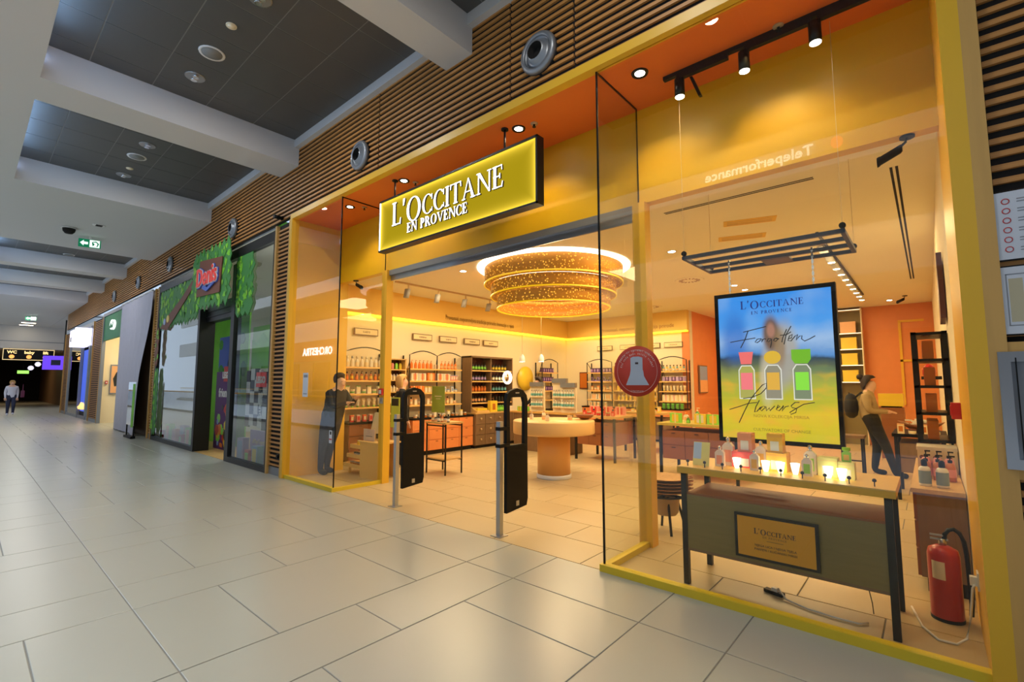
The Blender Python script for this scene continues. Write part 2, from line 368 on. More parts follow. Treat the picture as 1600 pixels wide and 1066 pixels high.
# ---- neighbour shops and far end shells
den = setting('trim_7')
obj('rear_wall', B(-16.3, -8.55, 7.4, 7.5, 0, 4.4), 'white_paint', den)
obj('side_wall', B(-8.7, -8.56, D + .06, 7.4, 0, 4.4), 'leaf', den); obj('side_wall', B(-16.45, -16.3, D + .06, 7.4, 0, 4.4), 'white_paint', den)
obj('inner_floor', B(-16.3, -8.7, D, 7.4, -.05, .002), 'oak', den); obj('inner_ceiling', B(-16.3, -8.7, D + .06, 7.4, 4.3, 4.4), 'white_paint', den)
fr = setting('window_3')
K = 'black_metal'
obj('top_rail', B(-16.05, -8.55, D - .04, D + .05, 4.02, 4.20), K, fr)
for a, b in ((-16.07, -15.95), (-8.6, -8.53)): obj('stile', B(a, b, D - .04, D + .05, 0, 4.02), K, fr)
obj('stile', B(-12.55, -12.43, D - .04, 3.78, 0, 3.2), K, fr); obj('stile', B(-10.5, -10.32, D - .04, D + .1, 0, 3.9), K, fr)
obj('bottom_rail', B(-15.95, -12.55, D - .04, D + .05, 0, .1), K, fr); obj('bottom_rail', B(-10.32, -8.6, D - .04, D + .05, 0, .1), K, fr)
obj('pane', B(-15.95, -12.55, D, D + .012, .1, 4.02), 'smoked_glass', fr); obj('pane', B(-10.32, -8.6, D, D + .012, .1, 4.02), 'smoked_glass', fr)
obj('shutter_box', B(-12.43, -10.5, 3.6, 3.76, 2.90, 3.3).box(-12.43, -10.5, 3.58, 3.6, 3.0, 3.02).box(-12.43, -10.5, 3.58, 3.6, 3.12, 3.14), K, fr)
# green shop
gs = setting('trim_8')
obj('frame', B(-20.62, -20.5, D - .08, D + .3, 0, 4.2).box(-24.1, -23.98, D - .04, D + .06, 0, 4.2).box(-23.98, -20.62, D - .04, D + .1, 4.08, 4.2), 'grey_metal', gs)
obj('fascia', B(-23.98, -20.62, D - .01, D + .06, 3.15, 4.08), 'shop_green', gs)
obj('inner_wall', B(-24.1, -20.5, 5.2, 5.3, 0, 4.2), 'cream_wall', gs); obj('inner_side', B(-24.2, -24.1, D + .06, 5.2, 0, 4.2), 'cream_wall', gs)
obj('inner_floor', B(-24.1, -16.5, D, 5.2, -.05, .001), 'tile_mall', gs)
obj('partition', B(-20.5, -16.5, 3.62, 3.7, 0, 4.3), 'dark_oak', gs)
obj('inner_ceiling', B(-24.1, -20.5, D + .1, 5.2, 4.08, 4.2), 'white_paint', gs)
area('green_shop_light', (-22.3, 4.3, 3.9), 1, 75, WARM)
# dark shop with blue screen
ds = setting('trim_9')
obj('frame', B(-32.6, -32.4, D - .04, D + .1, 0, 4.1).box(-32.4, -26.1, D - .04, D + .1, 3.95, 4.1).box(-26.95, -26.75, D - .04, D + .1, 0, 3.95).box(-29.05, -28.9, D - .04, D + .1, 0, 3.95), 'grey_metal', ds)
obj('pane', B(-26.75, -26.1, D, D + .012, .1, 3.95), 'smoked_glass', ds); obj('pane', B(-32.4, -29.05, D, D + .012, .1, 3.95), 'smoked_glass', ds)
obj('rear_wall', B(-32.4, -26.1, 5.0, 5.1, 0, 4.1), 'backing_black', ds); obj('base', B(-32.4, -26.1, D - .02, D + .06, 0, .12), 'grey_metal', ds)
pier('trim_6', -34.4, -32.6, 4.1)
# far end
fe = setting('wall_end')
obj('bulkhead', B(-43.2, -43, -2, 6.2, 3.65, 5.2), 'white_paint', fe)
obj('bulkhead_shadow_gap', B(-43.0, -42.98, -2, 6.2, 4.15, 4.2), 'grey_metal', fe)
obj('side_wall', B(-60, -43, 4.6, 4.8, 0, 3.7), 'dark_oak', fe); obj('side_wall', B(-60, -43, -1, -.8, 0, 3.7), 'dark_oak', fe)
obj('end_wall', B(-60.2, -60, -1, 5, 0, 3.7), 'backing_black', fe)
obj('low_ceiling', B(-60, -43, -1, 5, 3.6, 3.7), 'dark_oak', fe)
obj('return_wall', B(-43.2, -34.4, 6.0, 6.2, 0, 5.2), 'white_paint', fe)
obj('return_wall', B(-34.5, -34.4, D, 6.2, 0, 5.2), 'white_paint', fe); obj('ceiling_slab', B(-43, -34.4, D, 6.2, 5.15, 5.3), 'white_paint', fe)
obj('side_floor', B(-60, -34.4, D, 6.2, -.1, 0), 'tile_mall', fe)
# ---- opposite side of the atrium (seen as reflections in the glass)
oa = setting('wall_opposite')
obj('gallery_floor', B(-60, 8, -12, -8, -.2, 0), 'tile_mall', oa); obj('shop_wall', B(-60, 8, -12.2, -12, 0, 16), 'grey_metal', oa)
obj('parapet', B(-60, 8, -8.2, -8, 4.3, 5.6), 'white_paint', oa); obj('gallery_ceiling', B(-60, 8, -12, -8.2, 4.6, 4.9), 'white_paint', oa)
obj('parapet', B(-60, 8, -8.2, -8, 7.4, 9.1), 'white_paint', oa); obj('gallery_ceiling', B(-60, 8, -12, -8.2, 7.9, 8.2), 'white_paint', oa)
obj('parapet', B(-60, 8, -1.2, -1.1, 5.15, 6.6), 'white_paint', oa); obj('lower_floor', B(-60, 8, -8, -1.1, -5.2, -5), 'tile_mall', oa)
obj('shop_fascia', B(-34, -24, -8.12, -7.98, 3.0, 4.3), mat('rose', (.55, .16, .1), .6), oa)
obj('end_wall', B(5.9, 6, -12, D, 0, 14), 'white_paint', oa)
for k in range(24):
    xx = 6 - k * 2.6
    obj('shopfront', B(xx - 2.3, xx, -11.99, -11.9, .2, 3.2), mat('shopfront_%d' % (k % 4), ((.05, .06, .07), (.3, .3, .28), (.1, .05, .04), (.25, .27, .3))[k % 4], .4), oa)
# ============================================================ MALL CEILING ITEMS, VENTS
def disc_thing(name, label, cat, loc, r, rim, face, group, extra=None):
    t = thing(name, label, cat, loc, 0, group)
    obj('rim', MB().lathe([(r * .82, -.006), (r, -.012), (r * 1.03, -.002), (r * 1.03, 0)], 20), rim, t)
    obj('grille' if not extra else 'lamp_head', MB().lathe([(r * .01, -.014), (r * .8, -.014), (r * .82, -.004)], 20), face, t)
    return t
for i, (x, pos) in enumerate(((-5.95, 'first coffer, between two ceiling lights'), (-10.85, 'second coffer beyond the first beam'), (-21.49, 'coffer beyond the exit sign'))):
    if i == 0:
        disc_thing('ceiling_speaker', 'large round cream speaker grille on dark tiles of the nearest coffer', 'speaker', (-6.46, 1.76, ZC), .14, 'white_gloss', 'coffer_grid', 'ceiling speakers')
        disc_thing('smoke_detector', 'small round cream detector beside the speaker in the nearest coffer', 'detector', (-5.78, 1.75, ZC), .055, 'cream_wall', 'cream_wall', 'ceiling detectors')
    elif i == 1:
        disc_thing('ceiling_speaker', 'large round cream speaker grille on dark tiles of the second coffer', 'speaker', (-10.54, 1.80, ZC), .14, 'white_gloss', 'coffer_grid', 'ceiling speakers')
        disc_thing('smoke_detector', 'small round cream detector beside the speaker in the second coffer', 'detector', (-11.22, 1.82, ZC), .055, 'cream_wall', 'cream_wall', 'ceiling detectors')
    else:
        disc_thing('ceiling_speaker', 'round cream speaker grille on dark tiles of the coffer past the exit sign', 'speaker', (-20.34, 1.96, ZC), .14, 'white_gloss', 'coffer_grid', 'ceiling speakers')
def gimbal(label, loc, lit=False):
    t = thing('gimbal_light', label, 'light', loc, 0, 'recessed gimbal lights')
    obj('rim', MB().lathe([(.10, -.004), (.115, -.01), (.12, 0)], 20), 'steel', t)
    obj('recess', MB().lathe([(.001, -.003), (.1, -.003)], 20), 'backing_black', t)
    for dx in (-.045, .045): obj('lamp', MB().lathe([(.02, 0), (.038, -.02), (.038, -.03)], 10, (dx, 0, -.002)), 'lamp_white' if lit else 'chrome', t)
gimbal('recessed gimbal light below the speaker in the nearest dark coffer', (-7.15, 1.77, ZC)); gimbal('recessed gimbal light at the picture top in the nearest dark coffer', (-5.13, 1.81, ZC))
gimbal('recessed gimbal light above the speaker in the second coffer', (-9.88, 1.82, ZC)); gimbal('recessed gimbal light below the detector in the second coffer', (-11.67, 1.81, ZC))
gimbal('lit recessed light beside the speaker in the coffer past the exit sign', (-21.07, 1.94, ZC), True)
gimbal('lit recessed light in the fourth dark coffer', (-22.62, 1.94, ZC), True); gimbal('lit recessed light in the farthest dark coffer', (-25.02, 1.93, ZC), True)
VN = ['round silver air nozzle in slat wall above shop header, nearest the yellow glass bay', 'round silver air nozzle in slat wall above left end of the lit sign', 'round air nozzle in slat wall above the leafy shop sign', 'round air nozzle in slat wall just right of the hanging white sheet', 'round air nozzle in slat wall above the green shop fascia', 'small far round air nozzle past the green shop']
for i, x in enumerate((-2.67, -5.84, -10.62, -15.15, -18.65, -22.28)):
    t = thing('air_nozzle', VN[i], 'vent', (x, D - .03, 4.69), 0, 'air nozzles in the slat wall')
    obj('flange', MB().lathe([(.20, .0), (.21, .02), (.20, .045), (.165, .06), (.155, .045)], 28, ax='y', cap=False), 'grey_metal', t)
    obj('cone', MB().lathe([(.155, .05), (.15, .02), (.11, .035), (.10, .075), (.085, .08)], 28, ax='y', cap=False), 'grey_metal', t)
    obj('throat', MB().lathe([(.085, .08), (.08, -.02), (.001, -.02)], 20, ax='y', cap=False), 'backing_black', t)
    obj('backplate', MB().lathe([(.001, -.03), (.205, -.03), (.205, 0), (.15, 0)], 24, ax='y'), 'backing_black', t)
# exit signs and dome camera on the soffit
def exit_sign(label, loc, s=1):
    t = thing('exit_sign', label, 'sign', loc, PI / 2 - .2, 'exit signs')
    obj('bracket', B(-.02, .02, -.02, .02, -.07 * s, 0), 'white_gloss', t); obj('housing', B(-.21 * s, .21 * s, -.02, .03, -.27 * s, -.07 * s), mat('exit_green', (.0, .14, .06), .5, emit=(0, .3, .12), es=.4), t)
    obj('arrow', MB().poly([(-.18 * s, -.17 * s), (-.11 * s, -.1 * s), (-.11 * s, -.14 * s), (-.03 * s, -.14 * s), (-.03 * s, -.2 * s), (-.11 * s, -.2 * s), (-.11 * s, -.24 * s)], (-.024, -.02)), 'lamp_sign', t)
    obj('running_figure', MB().box(.0, .19 * s, -.022, -.02, -.26 * s, -.08 * s), 'lamp_sign', t)
    obj('figure', MB().poly([(.06 * s, -.24 * s), (.1 * s, -.18 * s), (.06 * s, -.14 * s), (.12 * s, -.13 * s), (.15 * s, -.17 * s), (.13 * s, -.24 * s), (.15 * s, -.24 * s), (.18 * s, -.16 * s), (.12 * s, -.1 * s), (.04 * s, -.13 * s)], (-.026, -.023)), 'exit_green', t)
mat('lamp_sign', (1, 1, 1), .5, emit=(.8, 1, .9), es=1.0)
exit_sign('green running man exit sign under the wide white soffit', (-15.57, 1.86, ZB)); exit_sign('smaller green exit sign under the far white ceiling', (-36, 2.2, ZB))
t = thing('dome_camera', 'dark dome camera on the white soffit beside the exit sign', 'camera', (-15.0, 1.41, ZB)); obj('mount', MB().lathe([(.14, 0), (.15, -.03)], 18), 'white_gloss', t); obj('dome', MB().lathe([(.12, -.03), (.11, -.09), (.07, -.14), (.001, -.15)], 18), 'backing_black', t)
t = thing('air_grille', 'small dark round grille on the white soffit above the exit sign', 'vent', (-14.25, 1.84, ZB)); obj('rim', MB().lathe([(.12, -.0), (.12, -.01), (.09, -.012)], 16), 'white_gloss', t)
for dx in (-.06, 0, .06): obj('slot', B(dx - .02, dx + .02, -.06, .06, -.016, -.01), 'backing_black', t)
t = thing('bullet_camera', 'small black camera on slat wall left of the yellow portal', 'camera', (-8.3, D - .03, 4.36)); obj('mount', B(-.03, .03, -.03, 0, -.03, .03), 'black_plastic', t); obj('body', MB().lathe([(.03, 0), (.035, .12)], 12, (0, -.03, 0), ax='y'), 'black_plastic', t)

# ============================================================ SHOP SIGN
sg = thing('hanging_sign', 'backlit yellow shop sign with white serif letters on black rods', 'sign', (-4.19, 3.66, 3.28))
W2, SH = 1.375, .71
obj('case', B(-W2, W2, -.03, .06, 0, SH).box(-W2, W2, -.05, -.03, 0, .022).box(-W2, W2, -.05, -.03, SH - .022, SH).box(W2 - .022, W2, -.05, -.03, 0, SH).box(-W2, -W2 + .012, -.05, -.03, 0, SH), 'black_metal', sg)
def sign_face():
    m = bpy.data.materials.new('sign_face'); m.use_nodes = True; nt = m.node_tree; b = nt.nodes['Principled BSDF']
    tc = nt.nodes.new('ShaderNodeTexCoord'); sx = nt.nodes.new('ShaderNodeSeparateXYZ'); nt.links.new(tc.outputs['Object'], sx.inputs[0])
    def M(op, a, b_=None):
        n = nt.nodes.new('ShaderNodeMath'); n.operation = op
        for i, v in enumerate((a, b_)):
            if v is None: continue
            if isinstance(v, (int, float)): n.inputs[i].default_value = v
            else: nt.links.new(v, n.inputs[i])
        return n.outputs[0]
    dx = M('SUBTRACT', W2, M('ABSOLUTE', sx.outputs[0])); dz = M('SUBTRACT', SH / 2, M('ABSOLUTE', M('SUBTRACT', sx.outputs[2], SH / 2)))
    d = M('MINIMUM', dx, dz); e = M('POWER', 2.718, M('MULTIPLY', d, -26))
    mx = nt.nodes.new('ShaderNodeMix'); mx.data_type = 'RGBA'; mx.inputs['A'].default_value = (.36, .26, .006, 1); mx.inputs['B'].default_value = (2.2, 1.5, .12, 1); mx.clamp_factor = False
    nt.links.new(e, mx.inputs['Factor']); nt.links.new(mx.outputs['Result'], b.inputs['Emission Color']); b.inputs['Emission Strength'].default_value = 1; b.inputs['Base Color'].default_value = (.05, .03, .002, 1); b.inputs['Roughness'].default_value = 1; b.inputs['Specular IOR Level'].default_value = 0
    MATS['sign_face'] = m
sign_face(); mat('letter_white', (1, 1, 1), .5, emit=(1, 1, 1), es=1.2); mat('led_edge', (1, 1, 1), .5, emit=(1, 1, .95), es=2.2); mat('letter_side', (.05, .03, .03), .6)
obj('light_panel', B(-W2 + .01, W2 - .022, -.034, -.029, .02, SH - .02), 'sign_face', sg); obj('edge_light', B(-W2 + .002, -W2 + .02, -.049, -.034, .02, SH - .02), 'led_edge', sg)
def framed_letters(parent, word, x, z, size, T, first, y0):
    cx = 0
    for i, ch_ in enumerate(word):
        k = size * (first if i in (0, 2) or ch_ == "'" else 1); wd = glyph(ch_, T)[0]
        if ch_ != ' ':
            dz = -(k - size) * .35 if i == 2 else 0
            a = MB(); serif(a, ch_, x + cx, z + dz, k, (y0 - .018, y0 - .016), T); lt = obj('letter', a, 'letter_white', parent)
            a = MB(); serif(a, ch_, x + cx + .006, z + dz - .004, k, (y0 - .015, y0), T); obj('letter_side', a, 'letter_side', lt)
        cx += (wd + .05) * k

framed_letters(sg, "L'OCCITANE", -1.07, .30, .243, .16, 1.28, -.035)
framed_letters(sg, 'EN PROVENCE', -.74, .145, .122, .22, 1.0, -.035)
for x in (-1.12, .88):
    r_ = obj('rod', MB().cyl(x, .02, SH, .97 - .01, .012, 8), 'black_metal', sg); obj('ceiling_plate', MB().cyl(x, .02, .955, .97, .04, 12), 'black_metal', r_)
# soffit lights
SL = ['round black-rimmed downlight inside the left glass bay', 'round downlight beside the left rod of the sign', 'round downlight beside the right rod of the sign', 'round black-rimmed downlight left of the track lamps in the right glass bay']
for i, (x, y) in enumerate(((-6.65, 3.79), (-5.22, 3.76), (-3.19, 3.77), (-1.78, 3.77))):
    t = thing('recessed_downlight', SL[i], 'light', (x, y, 4.25), 0, 'orange soffit downlights')
    obj('rim', MB().lathe([(.045, -.004), (.07, -.012), (.075, 0)], 20), 'black_metal', t); obj('lamp', MB().lathe([(.001, -.006), (.045, -.006)], 16), 'lamp_white', t)
for i, (x, y, l) in enumerate(((-6.5, 3.95, 'inside the left glass bay'), (-3.0, 3.8, 'above the right end of the hanging sign'), (-.72, 3.95, 'between the track lamps'), (-5.15, 3.9, 'behind the left rod of the sign'))):
    t = thing('sprinkler', 'small brass sprinkler head on orange soffit ' + l, 'sprinkler', (x, y, 4.25), 0, 'soffit sprinklers')
    obj('rosette', MB().lathe([(.04, 0), (.035, -.012), (.015, -.014)], 14), 'knob', t); obj('head', MB().lathe([(.012, -.012), (.008, -.035), (.02, -.038), (.02, -.042)], 8), 'black_metal', t)
# ============================================================ WINDOW TRACK LIGHTS
tr = thing('light_track', 'black lighting track under the orange soffit of the right glass bay', 'track', (-.85, 3.98, 4.25))
obj('rail', B(-.80, .80, -.02, .02, -.035, 0), 'black_metal', tr); obj('adapter', B(-.68, -.25, -.02, .02, -.075, -.035), 'black_metal', tr); obj('adapter', B(-.12, .34, -.02, .02, -.075, -.035), 'black_metal', tr); obj('adapter', B(.38, .7, -.02, .02, -.075, -.035), 'black_metal', tr)
TL = ['leftmost black cylinder track lamp above the window display', 'middle black cylinder track lamp above the window display', 'rightmost black cylinder track lamp above the window display']
for i, (x, y) in enumerate(((-.66, .0), (-.13, .0), (.36, .0))):
    t = thing('track_spotlight', TL[i], 'light', (-.85 + x, 3.98 + y, 4.175), 0, 'black track lamps over the window')
    obj('body', MB().cyl(0, 0, -.16, 0, .042, 16), 'black_metal', t); obj('lamp', MB().cyl(0, 0, -.164, -.158, .038, 16), 'lamp_white', t)
    spot('display_spot', (-.85 + x, 3.98, 4.0), 16, (1, .8, .5), 60)
t = thing('track_flag', 'thin black barn door blade hanging beside the leftmost track lamp', 'lamp part', (-1.42, 4.03, 3.98)); obj('blade', B(-.012, .012, -.02, .02, -.0, .2).move(lambda x, y, z: (x - (z - .2) * .35, y, z)), 'black_metal', t)
# ============================================================ RACK, CHAINS, SCREEN
rk = thing('hanging_rack', 'black slatted rack hung by wires above the window screen', 'rack', (-1.0, 4.5, 2.6))
for q in range(4): obj('bar', B(-.60, .60, -.36 + q * .235, -.33 + q * .235, 0, .03), 'black_metal', rk)
for x in (-.6, .57): obj('end_bar', B(x, x + .03, -.36, .375, 0, .03), 'black_metal', rk)
obj('centre_plate', B(-.08, .14, .15, .375, .0, .02), 'black_metal', rk)
for x in (-.585, .585):
    for y in (-.345, .36): obj('pulley', MB().lathe([(.022, -.012), (.022, .012)], 12, (x, y, .055), ax='y'), 'black_metal', rk); obj('wire', MB().tube([(x, y, .06), (x, y, 1.65 if y < 0 else .82)], .0022, 4), mat('wire', (.75, .6, .35), .3, .6), rk)
for i, x in enumerate((-1.30, -.66)):
    ch = MB()
    for q in range(12):
        z = 2.30 + q * .025
        if q % 2: ch.box(x - .008, x + .008, 4.462, 4.468, z, z + .032)
        else: ch.box(x - .003, x + .003, 4.457, 4.473, z, z + .032)
    tag(obj('chain', ch, 'chrome'), ('left' if i == 0 else 'right') + ' silver chain holding the hanging screen from the black rack', 'chain', 'screen chains')
def screen_mat():
    m = bpy.data.materials.new('screen_picture'); m.use_nodes = True; nt = m.node_tree; b = nt.nodes['Principled BSDF']; L = nt.links
    tc = nt.nodes.new('ShaderNodeTexCoord'); sx = nt.nodes.new('ShaderNodeSeparateXYZ'); L.new(tc.outputs['Object'], sx.inputs[0])
    n = nt.nodes.new('ShaderNodeTexNoise'); n.inputs['Scale'].default_value = 3.2; n.inputs['Detail'].default_value = 4; L.new(tc.outputs['Object'], n.inputs['Vector'])
    mp = nt.nodes.new('ShaderNodeMapRange'); mp.inputs['From Min'].default_value = -.63; mp.inputs['From Max'].default_value = .63; L.new(sx.outputs[2], mp.inputs[0])
    ad = nt.nodes.new('ShaderNodeMath'); ad.operation = 'MULTIPLY_ADD'; L.new(n.outputs['Fac'], ad.inputs[0]); ad.inputs[1].default_value = .16; L.new(mp.outputs[0], ad.inputs[2])
    cr = nt.nodes.new('ShaderNodeValToRGB'); e = cr.color_ramp; e.elements.remove(e.elements[1])
    S = [(0, (.50, .47, .02)), (.14, (.62, .50, .02)), (.25, (.75, .52, .03)), (.34, (.50, .46, .03)), (.45, (.42, .44, .05)), (.54, (.28, .32, .08)), (.59, (.10, .13, .09)), (.635, (.03, .06, .10)), (.66, (.10, .28, .68)), (.74, (.32, .50, .85)), (.86, (.07, .33, .90)), (1, (.03, .27, .88))]
    e.elements[0].position = 0; e.elements[0].color = S[0][1] + (1,)
    for p_, c in S[1:]: q = e.elements.new(p_); q.color = c + (1,)
    L.new(ad.outputs[0], cr.inputs[0])
    n2 = nt.nodes.new('ShaderNodeTexNoise'); n2.inputs['Scale'].default_value = 2.2; L.new(tc.outputs['Object'], n2.inputs['Vector'])
    r2 = nt.nodes.new('ShaderNodeMapRange'); r2.inputs['From Min'].default_value = .5; r2.inputs['From Max'].default_value = .75; r2.inputs['To Max'].default_value = .5; L.new(n2.outputs['Fac'], r2.inputs[0])
    mx = nt.nodes.new('ShaderNodeMix'); mx.data_type = 'RGBA'; mx.inputs['B'].default_value = (.45, .62, .85, 1); L.new(r2.outputs[0], mx.inputs['Factor']); pass
    n3 = nt.nodes.new('ShaderNodeTexNoise'); n3.inputs['Scale'].default_value = 5; mp3 = nt.nodes.new('ShaderNodeMapping'); mp3.inputs['Scale'].default_value = (1, 1, 1.8); L.new(tc.outputs['Object'], mp3.inputs[0]); L.new(mp3.outputs[0], n3.inputs['Vector'])
    r3 = nt.nodes.new('ShaderNodeMapRange'); r3.inputs['From Min'].default_value = .48; r3.inputs['From Max'].default_value = .7; r3.inputs['To Max'].default_value = .7; L.new(n3.outputs['Fac'], r3.inputs[0])
    lt = nt.nodes.new('ShaderNodeMath'); lt.operation = 'LESS_THAN'; lt.inputs[1].default_value = -.05; L.new(sx.outputs[2], lt.inputs[0]); m4 = nt.nodes.new('ShaderNodeMath'); m4.operation = 'MULTIPLY'; L.new(lt.outputs[0], m4.inputs[0]); L.new(r3.outputs[0], m4.inputs[1])
    mx3 = nt.nodes.new('ShaderNodeMix'); mx3.data_type = 'RGBA'; mx3.inputs['B'].default_value = (.80, .42, .04, 1); L.new(m4.outputs[0], mx3.inputs['Factor']); L.new(cr.outputs[0], mx3.inputs['A'])
    gt = nt.nodes.new('ShaderNodeMath'); gt.operation = 'GREATER_THAN'; gt.inputs[1].default_value = .13; L.new(sx.outputs[2], gt.inputs[0])
    mu = nt.nodes.new('ShaderNodeMath'); mu.operation = 'MULTIPLY'; L.new(gt.outputs[0], mu.inputs[0]); L.new(r2.outputs[0], mu.inputs[1]); L.new(mu.outputs[0], mx.inputs['Factor'])
    L.new(mx3.outputs['Result'], mx.inputs['A']); out = mx.outputs['Result']
    def blob(cx, cz, rx, rz, col, soft, amt, out):
        "soft elliptical patch of the printed figure"
        q = nt.nodes.new('ShaderNodeMapping'); q.inputs['Location'].default_value = (-cx / rx, 0, -cz / rz); q.inputs['Scale'].default_value = (1 / rx, 0, 1 / rz); L.new(tc.outputs['Object'], q.inputs[0])
        ln = nt.nodes.new('ShaderNodeVectorMath'); ln.operation = 'LENGTH'; L.new(q.outputs[0], ln.inputs[0])
        rr = nt.nodes.new('ShaderNodeMapRange'); rr.interpolation_type = 'SMOOTHSTEP'; rr.inputs['From Min'].default_value = 1 - soft; rr.inputs['From Max'].default_value = 1 + soft; rr.inputs['To Min'].default_value = amt; rr.inputs['To Max'].default_value = 0; L.new(ln.outputs['Value'], rr.inputs[0])
        mm = nt.nodes.new('ShaderNodeMix'); mm.data_type = 'RGBA'; mm.inputs['B'].default_value = col + (1,); L.new(rr.outputs[0], mm.inputs['Factor']); L.new(out, mm.inputs['A']); return mm.outputs['Result']
    for a_ in ((-.30, .25, .10, .20, (.02, .15, .62), .5, .7), (.08, .10, .10, .26, (.40, .38, .36), .35, .9), (.0, .0, .09, .25, (.36, .34, .33), .4, .8), (-.06, -.12, .05, .2, (.62, .55, .42), .5, .7), (-.012, .27, .062, .15, (.16, .09, .06), .35, .95), (.05, .16, .04, .16, (.30, .19, .10), .5, .8), (-.012, .30, .03, .06, (.42, .2, .15), .4, .9), (.30, -.04, .14, .03, (.10, .18, .12), .5, .6)):
        out = blob(*a_, out)
    L.new(out, b.inputs['Emission Color']); b.inputs['Emission Strength'].default_value = 1.0; b.inputs['Base Color'].default_value = (.02, .02, .02, 1); b.inputs['Roughness'].default_value = .25
    MATS['screen_picture'] = m
screen_mat()
def em(name, c, s=1.0): return mat(name, (.02, .02, .02), .5, emit=c, es=s)
sc = thing('hanging_screen', 'bright advertising screen in black frame hung behind the window table', 'screen', (-.975, 4.47, 1.65))
obj('frame', B(-.46, .46, -.02, .04, -.65, -.615).box(-.46, .46, -.02, .04, .615, .65).box(-.46, -.43, -.02, .04, -.615, .615).box(.43, .46, -.02, .04, -.615, .615).box(-.43, .43, .0, .04, -.615, .615), 'black_plastic', sc)
obj('display', B(-.43, .43, -.012, -.004, -.615, .615), 'screen_picture', sc)
y = -.0125
a = MB(); serif(a, "L'OCCITANE", 0, .50, .055, (y - .001, y), .17, .1, 0, 1.3, True); serif(a, 'EN PROVENCE', .0, .448, .028, (y - .001, y), .2, .25, 0, 1, True); obj('logo', a, em('print_navy', (.01, .02, .2)), sc)
y -= .002
HW = [[(-0.228, 0.299), (-0.142, 0.316), (-0.045, 0.335)], [(-0.188, 0.308), (-0.216, 0.233), (-0.254, 0.162)], [(-0.337, 0.216), (-0.245, 0.229), (-0.132, 0.243)], [(-0.098, 0.234), (-0.118, 0.231), (-0.137, 0.206), (-0.12, 0.201), (-0.095, 0.218), (-0.091, 0.237), (-0.081, 0.229), (-0.085, 0.203), (-0.072, 0.228), (-0.057, 0.231), (-0.05, 0.227)], [(-0.01, 0.228), (-0.033, 0.23), (-0.044, 0.208), (-0.028, 0.205), (-0.007, 0.224), (-0.01, 0.191), (-0.02, 0.154)], [(0.017, 0.23), (0.006, 0.212), (0.022, 0.204), (0.043, 0.225), (0.03, 0.233), (0.017, 0.23), (0.049, 0.224)], [(0.141, 0.324), (0.103, 0.258), (0.083, 0.175)], [(0.108, 0.301), (0.076, 0.23), (0.068, 0.194)], [(0.057, 0.253), (0.103, 0.254), (0.139, 0.277)], [(0.114, 0.22), (0.14, 0.226), (0.147, 0.255), (0.125, 0.242), (0.113, 0.206), (0.135, 0.201), (0.166, 0.239), (0.185, 0.252), (0.173, 0.206), (0.197, 0.237), (0.216, 0.239), (0.211, 0.214), (0.232, 0.195), (0.269, 0.211), (0.307, 0.233)], [(-0.292, -0.485), (-0.249, -0.393), (-0.195, -0.286), (-0.144, -0.218), (-0.094, -0.159), (-0.063, -0.144), (-0.068, -0.188), (-0.11, -0.233), (-0.18, -0.264), (-0.251, -0.276)], [(-0.367, -0.374), (-0.283, -0.345), (-0.211, -0.317), (-0.141, -0.307)], [(-0.123, -0.288), (-0.153, -0.345), (-0.165, -0.39), (-0.144, -0.381), (-0.115, -0.344)], [(-0.101, -0.339), (-0.123, -0.366), (-0.11, -0.377), (-0.082, -0.35), (-0.095, -0.336), (-0.075, -0.342), (-0.073, -0.375), (-0.048, -0.349), (-0.046, -0.374), (-0.008, -0.333)], [(0.004, -0.354), (0.031, -0.335), (0.018, -0.325), (0.001, -0.362), (0.023, -0.372), (0.05, -0.338), (0.057, -0.327), (0.045, -0.374), (0.069, -0.338), (0.095, -0.33)], [(0.172, -0.299), (0.141, -0.3), (0.111, -0.329), (0.12, -0.343), (0.151, -0.349), (0.143, -0.381), (0.108, -0.397), (0.099, -0.383), (0.145, -0.35), (0.202, -0.313), (0.278, -0.297)]]
s_ = MB()
for st in HW: s_.tube([(a_, y - .003, b_) for a_, b_ in st], .0045, 4)
obj('handwriting', s_, em('print_ink', (.01, .012, .015)), sc)
for k, (cx, col, col2, shp) in enumerate(((-.215, (.85, .16, .17), (.9, .2, .24), 0), (-.01, (.72, .45, .04), (.75, .42, .06), 1), (.20, (.16, .46, .02), (.25, .75, .06), 2))):
    g_ = em('bottle_glass_print', (.30, .32, .28)); w_ = em('bottle_line_print', (.75, .75, .72))
    out = [(cx - .065, -.28), (cx + .065, -.28), (cx + .065, -.03), (cx + .04, .01), (cx - .04, .01), (cx - .065, -.03)]
    obj('pictured_bottle', MB().poly(out, (y - .001, y)), w_, sc); obj('pictured_glass', MB().poly([(cx + (a_ - cx) * .88, -.135 + (b_ + .135) * .94) for a_, b_ in out], (y - .002, y - .001)), em('glass_%d_print' % k, [(.42, .40, .10), (.28, .26, .20), (.20, .25, .16)][k]), sc)
    obj('pictured_label', MB().box(cx - .047, cx + .047, y - .003, y - .002, -.20, -.055), em('label_%d_print' % k, col2), sc)
    cap = {0: [(cx - .042, .02), (cx + .042, .02), (cx + .058, .125), (cx - .058, .125)], 1: ell(.064, .055, 0, 360, 18, cx, .072), 2: [(cx - .045, .015), (cx + .045, .015), (cx + .068, .05), (cx + .068, .13), (cx - .068, .13), (cx - .068, .05)]}[shp]
    obj('pictured_cap', MB().poly(cap, (y - .003, y)), em('cap_%d_print' % k, col), sc)
obj('caption', shift(text('NOVA KOLEKCIJA MIRISA', .036, .001), .03, y, -.432), em('print_olive', (.35, .2, .02)), sc)
obj('caption', shift(text('CULTIVATORS OF CHANGE', .034, .001), .03, y, -.545), em('print_olive2', (.2, .17, .02)), sc)
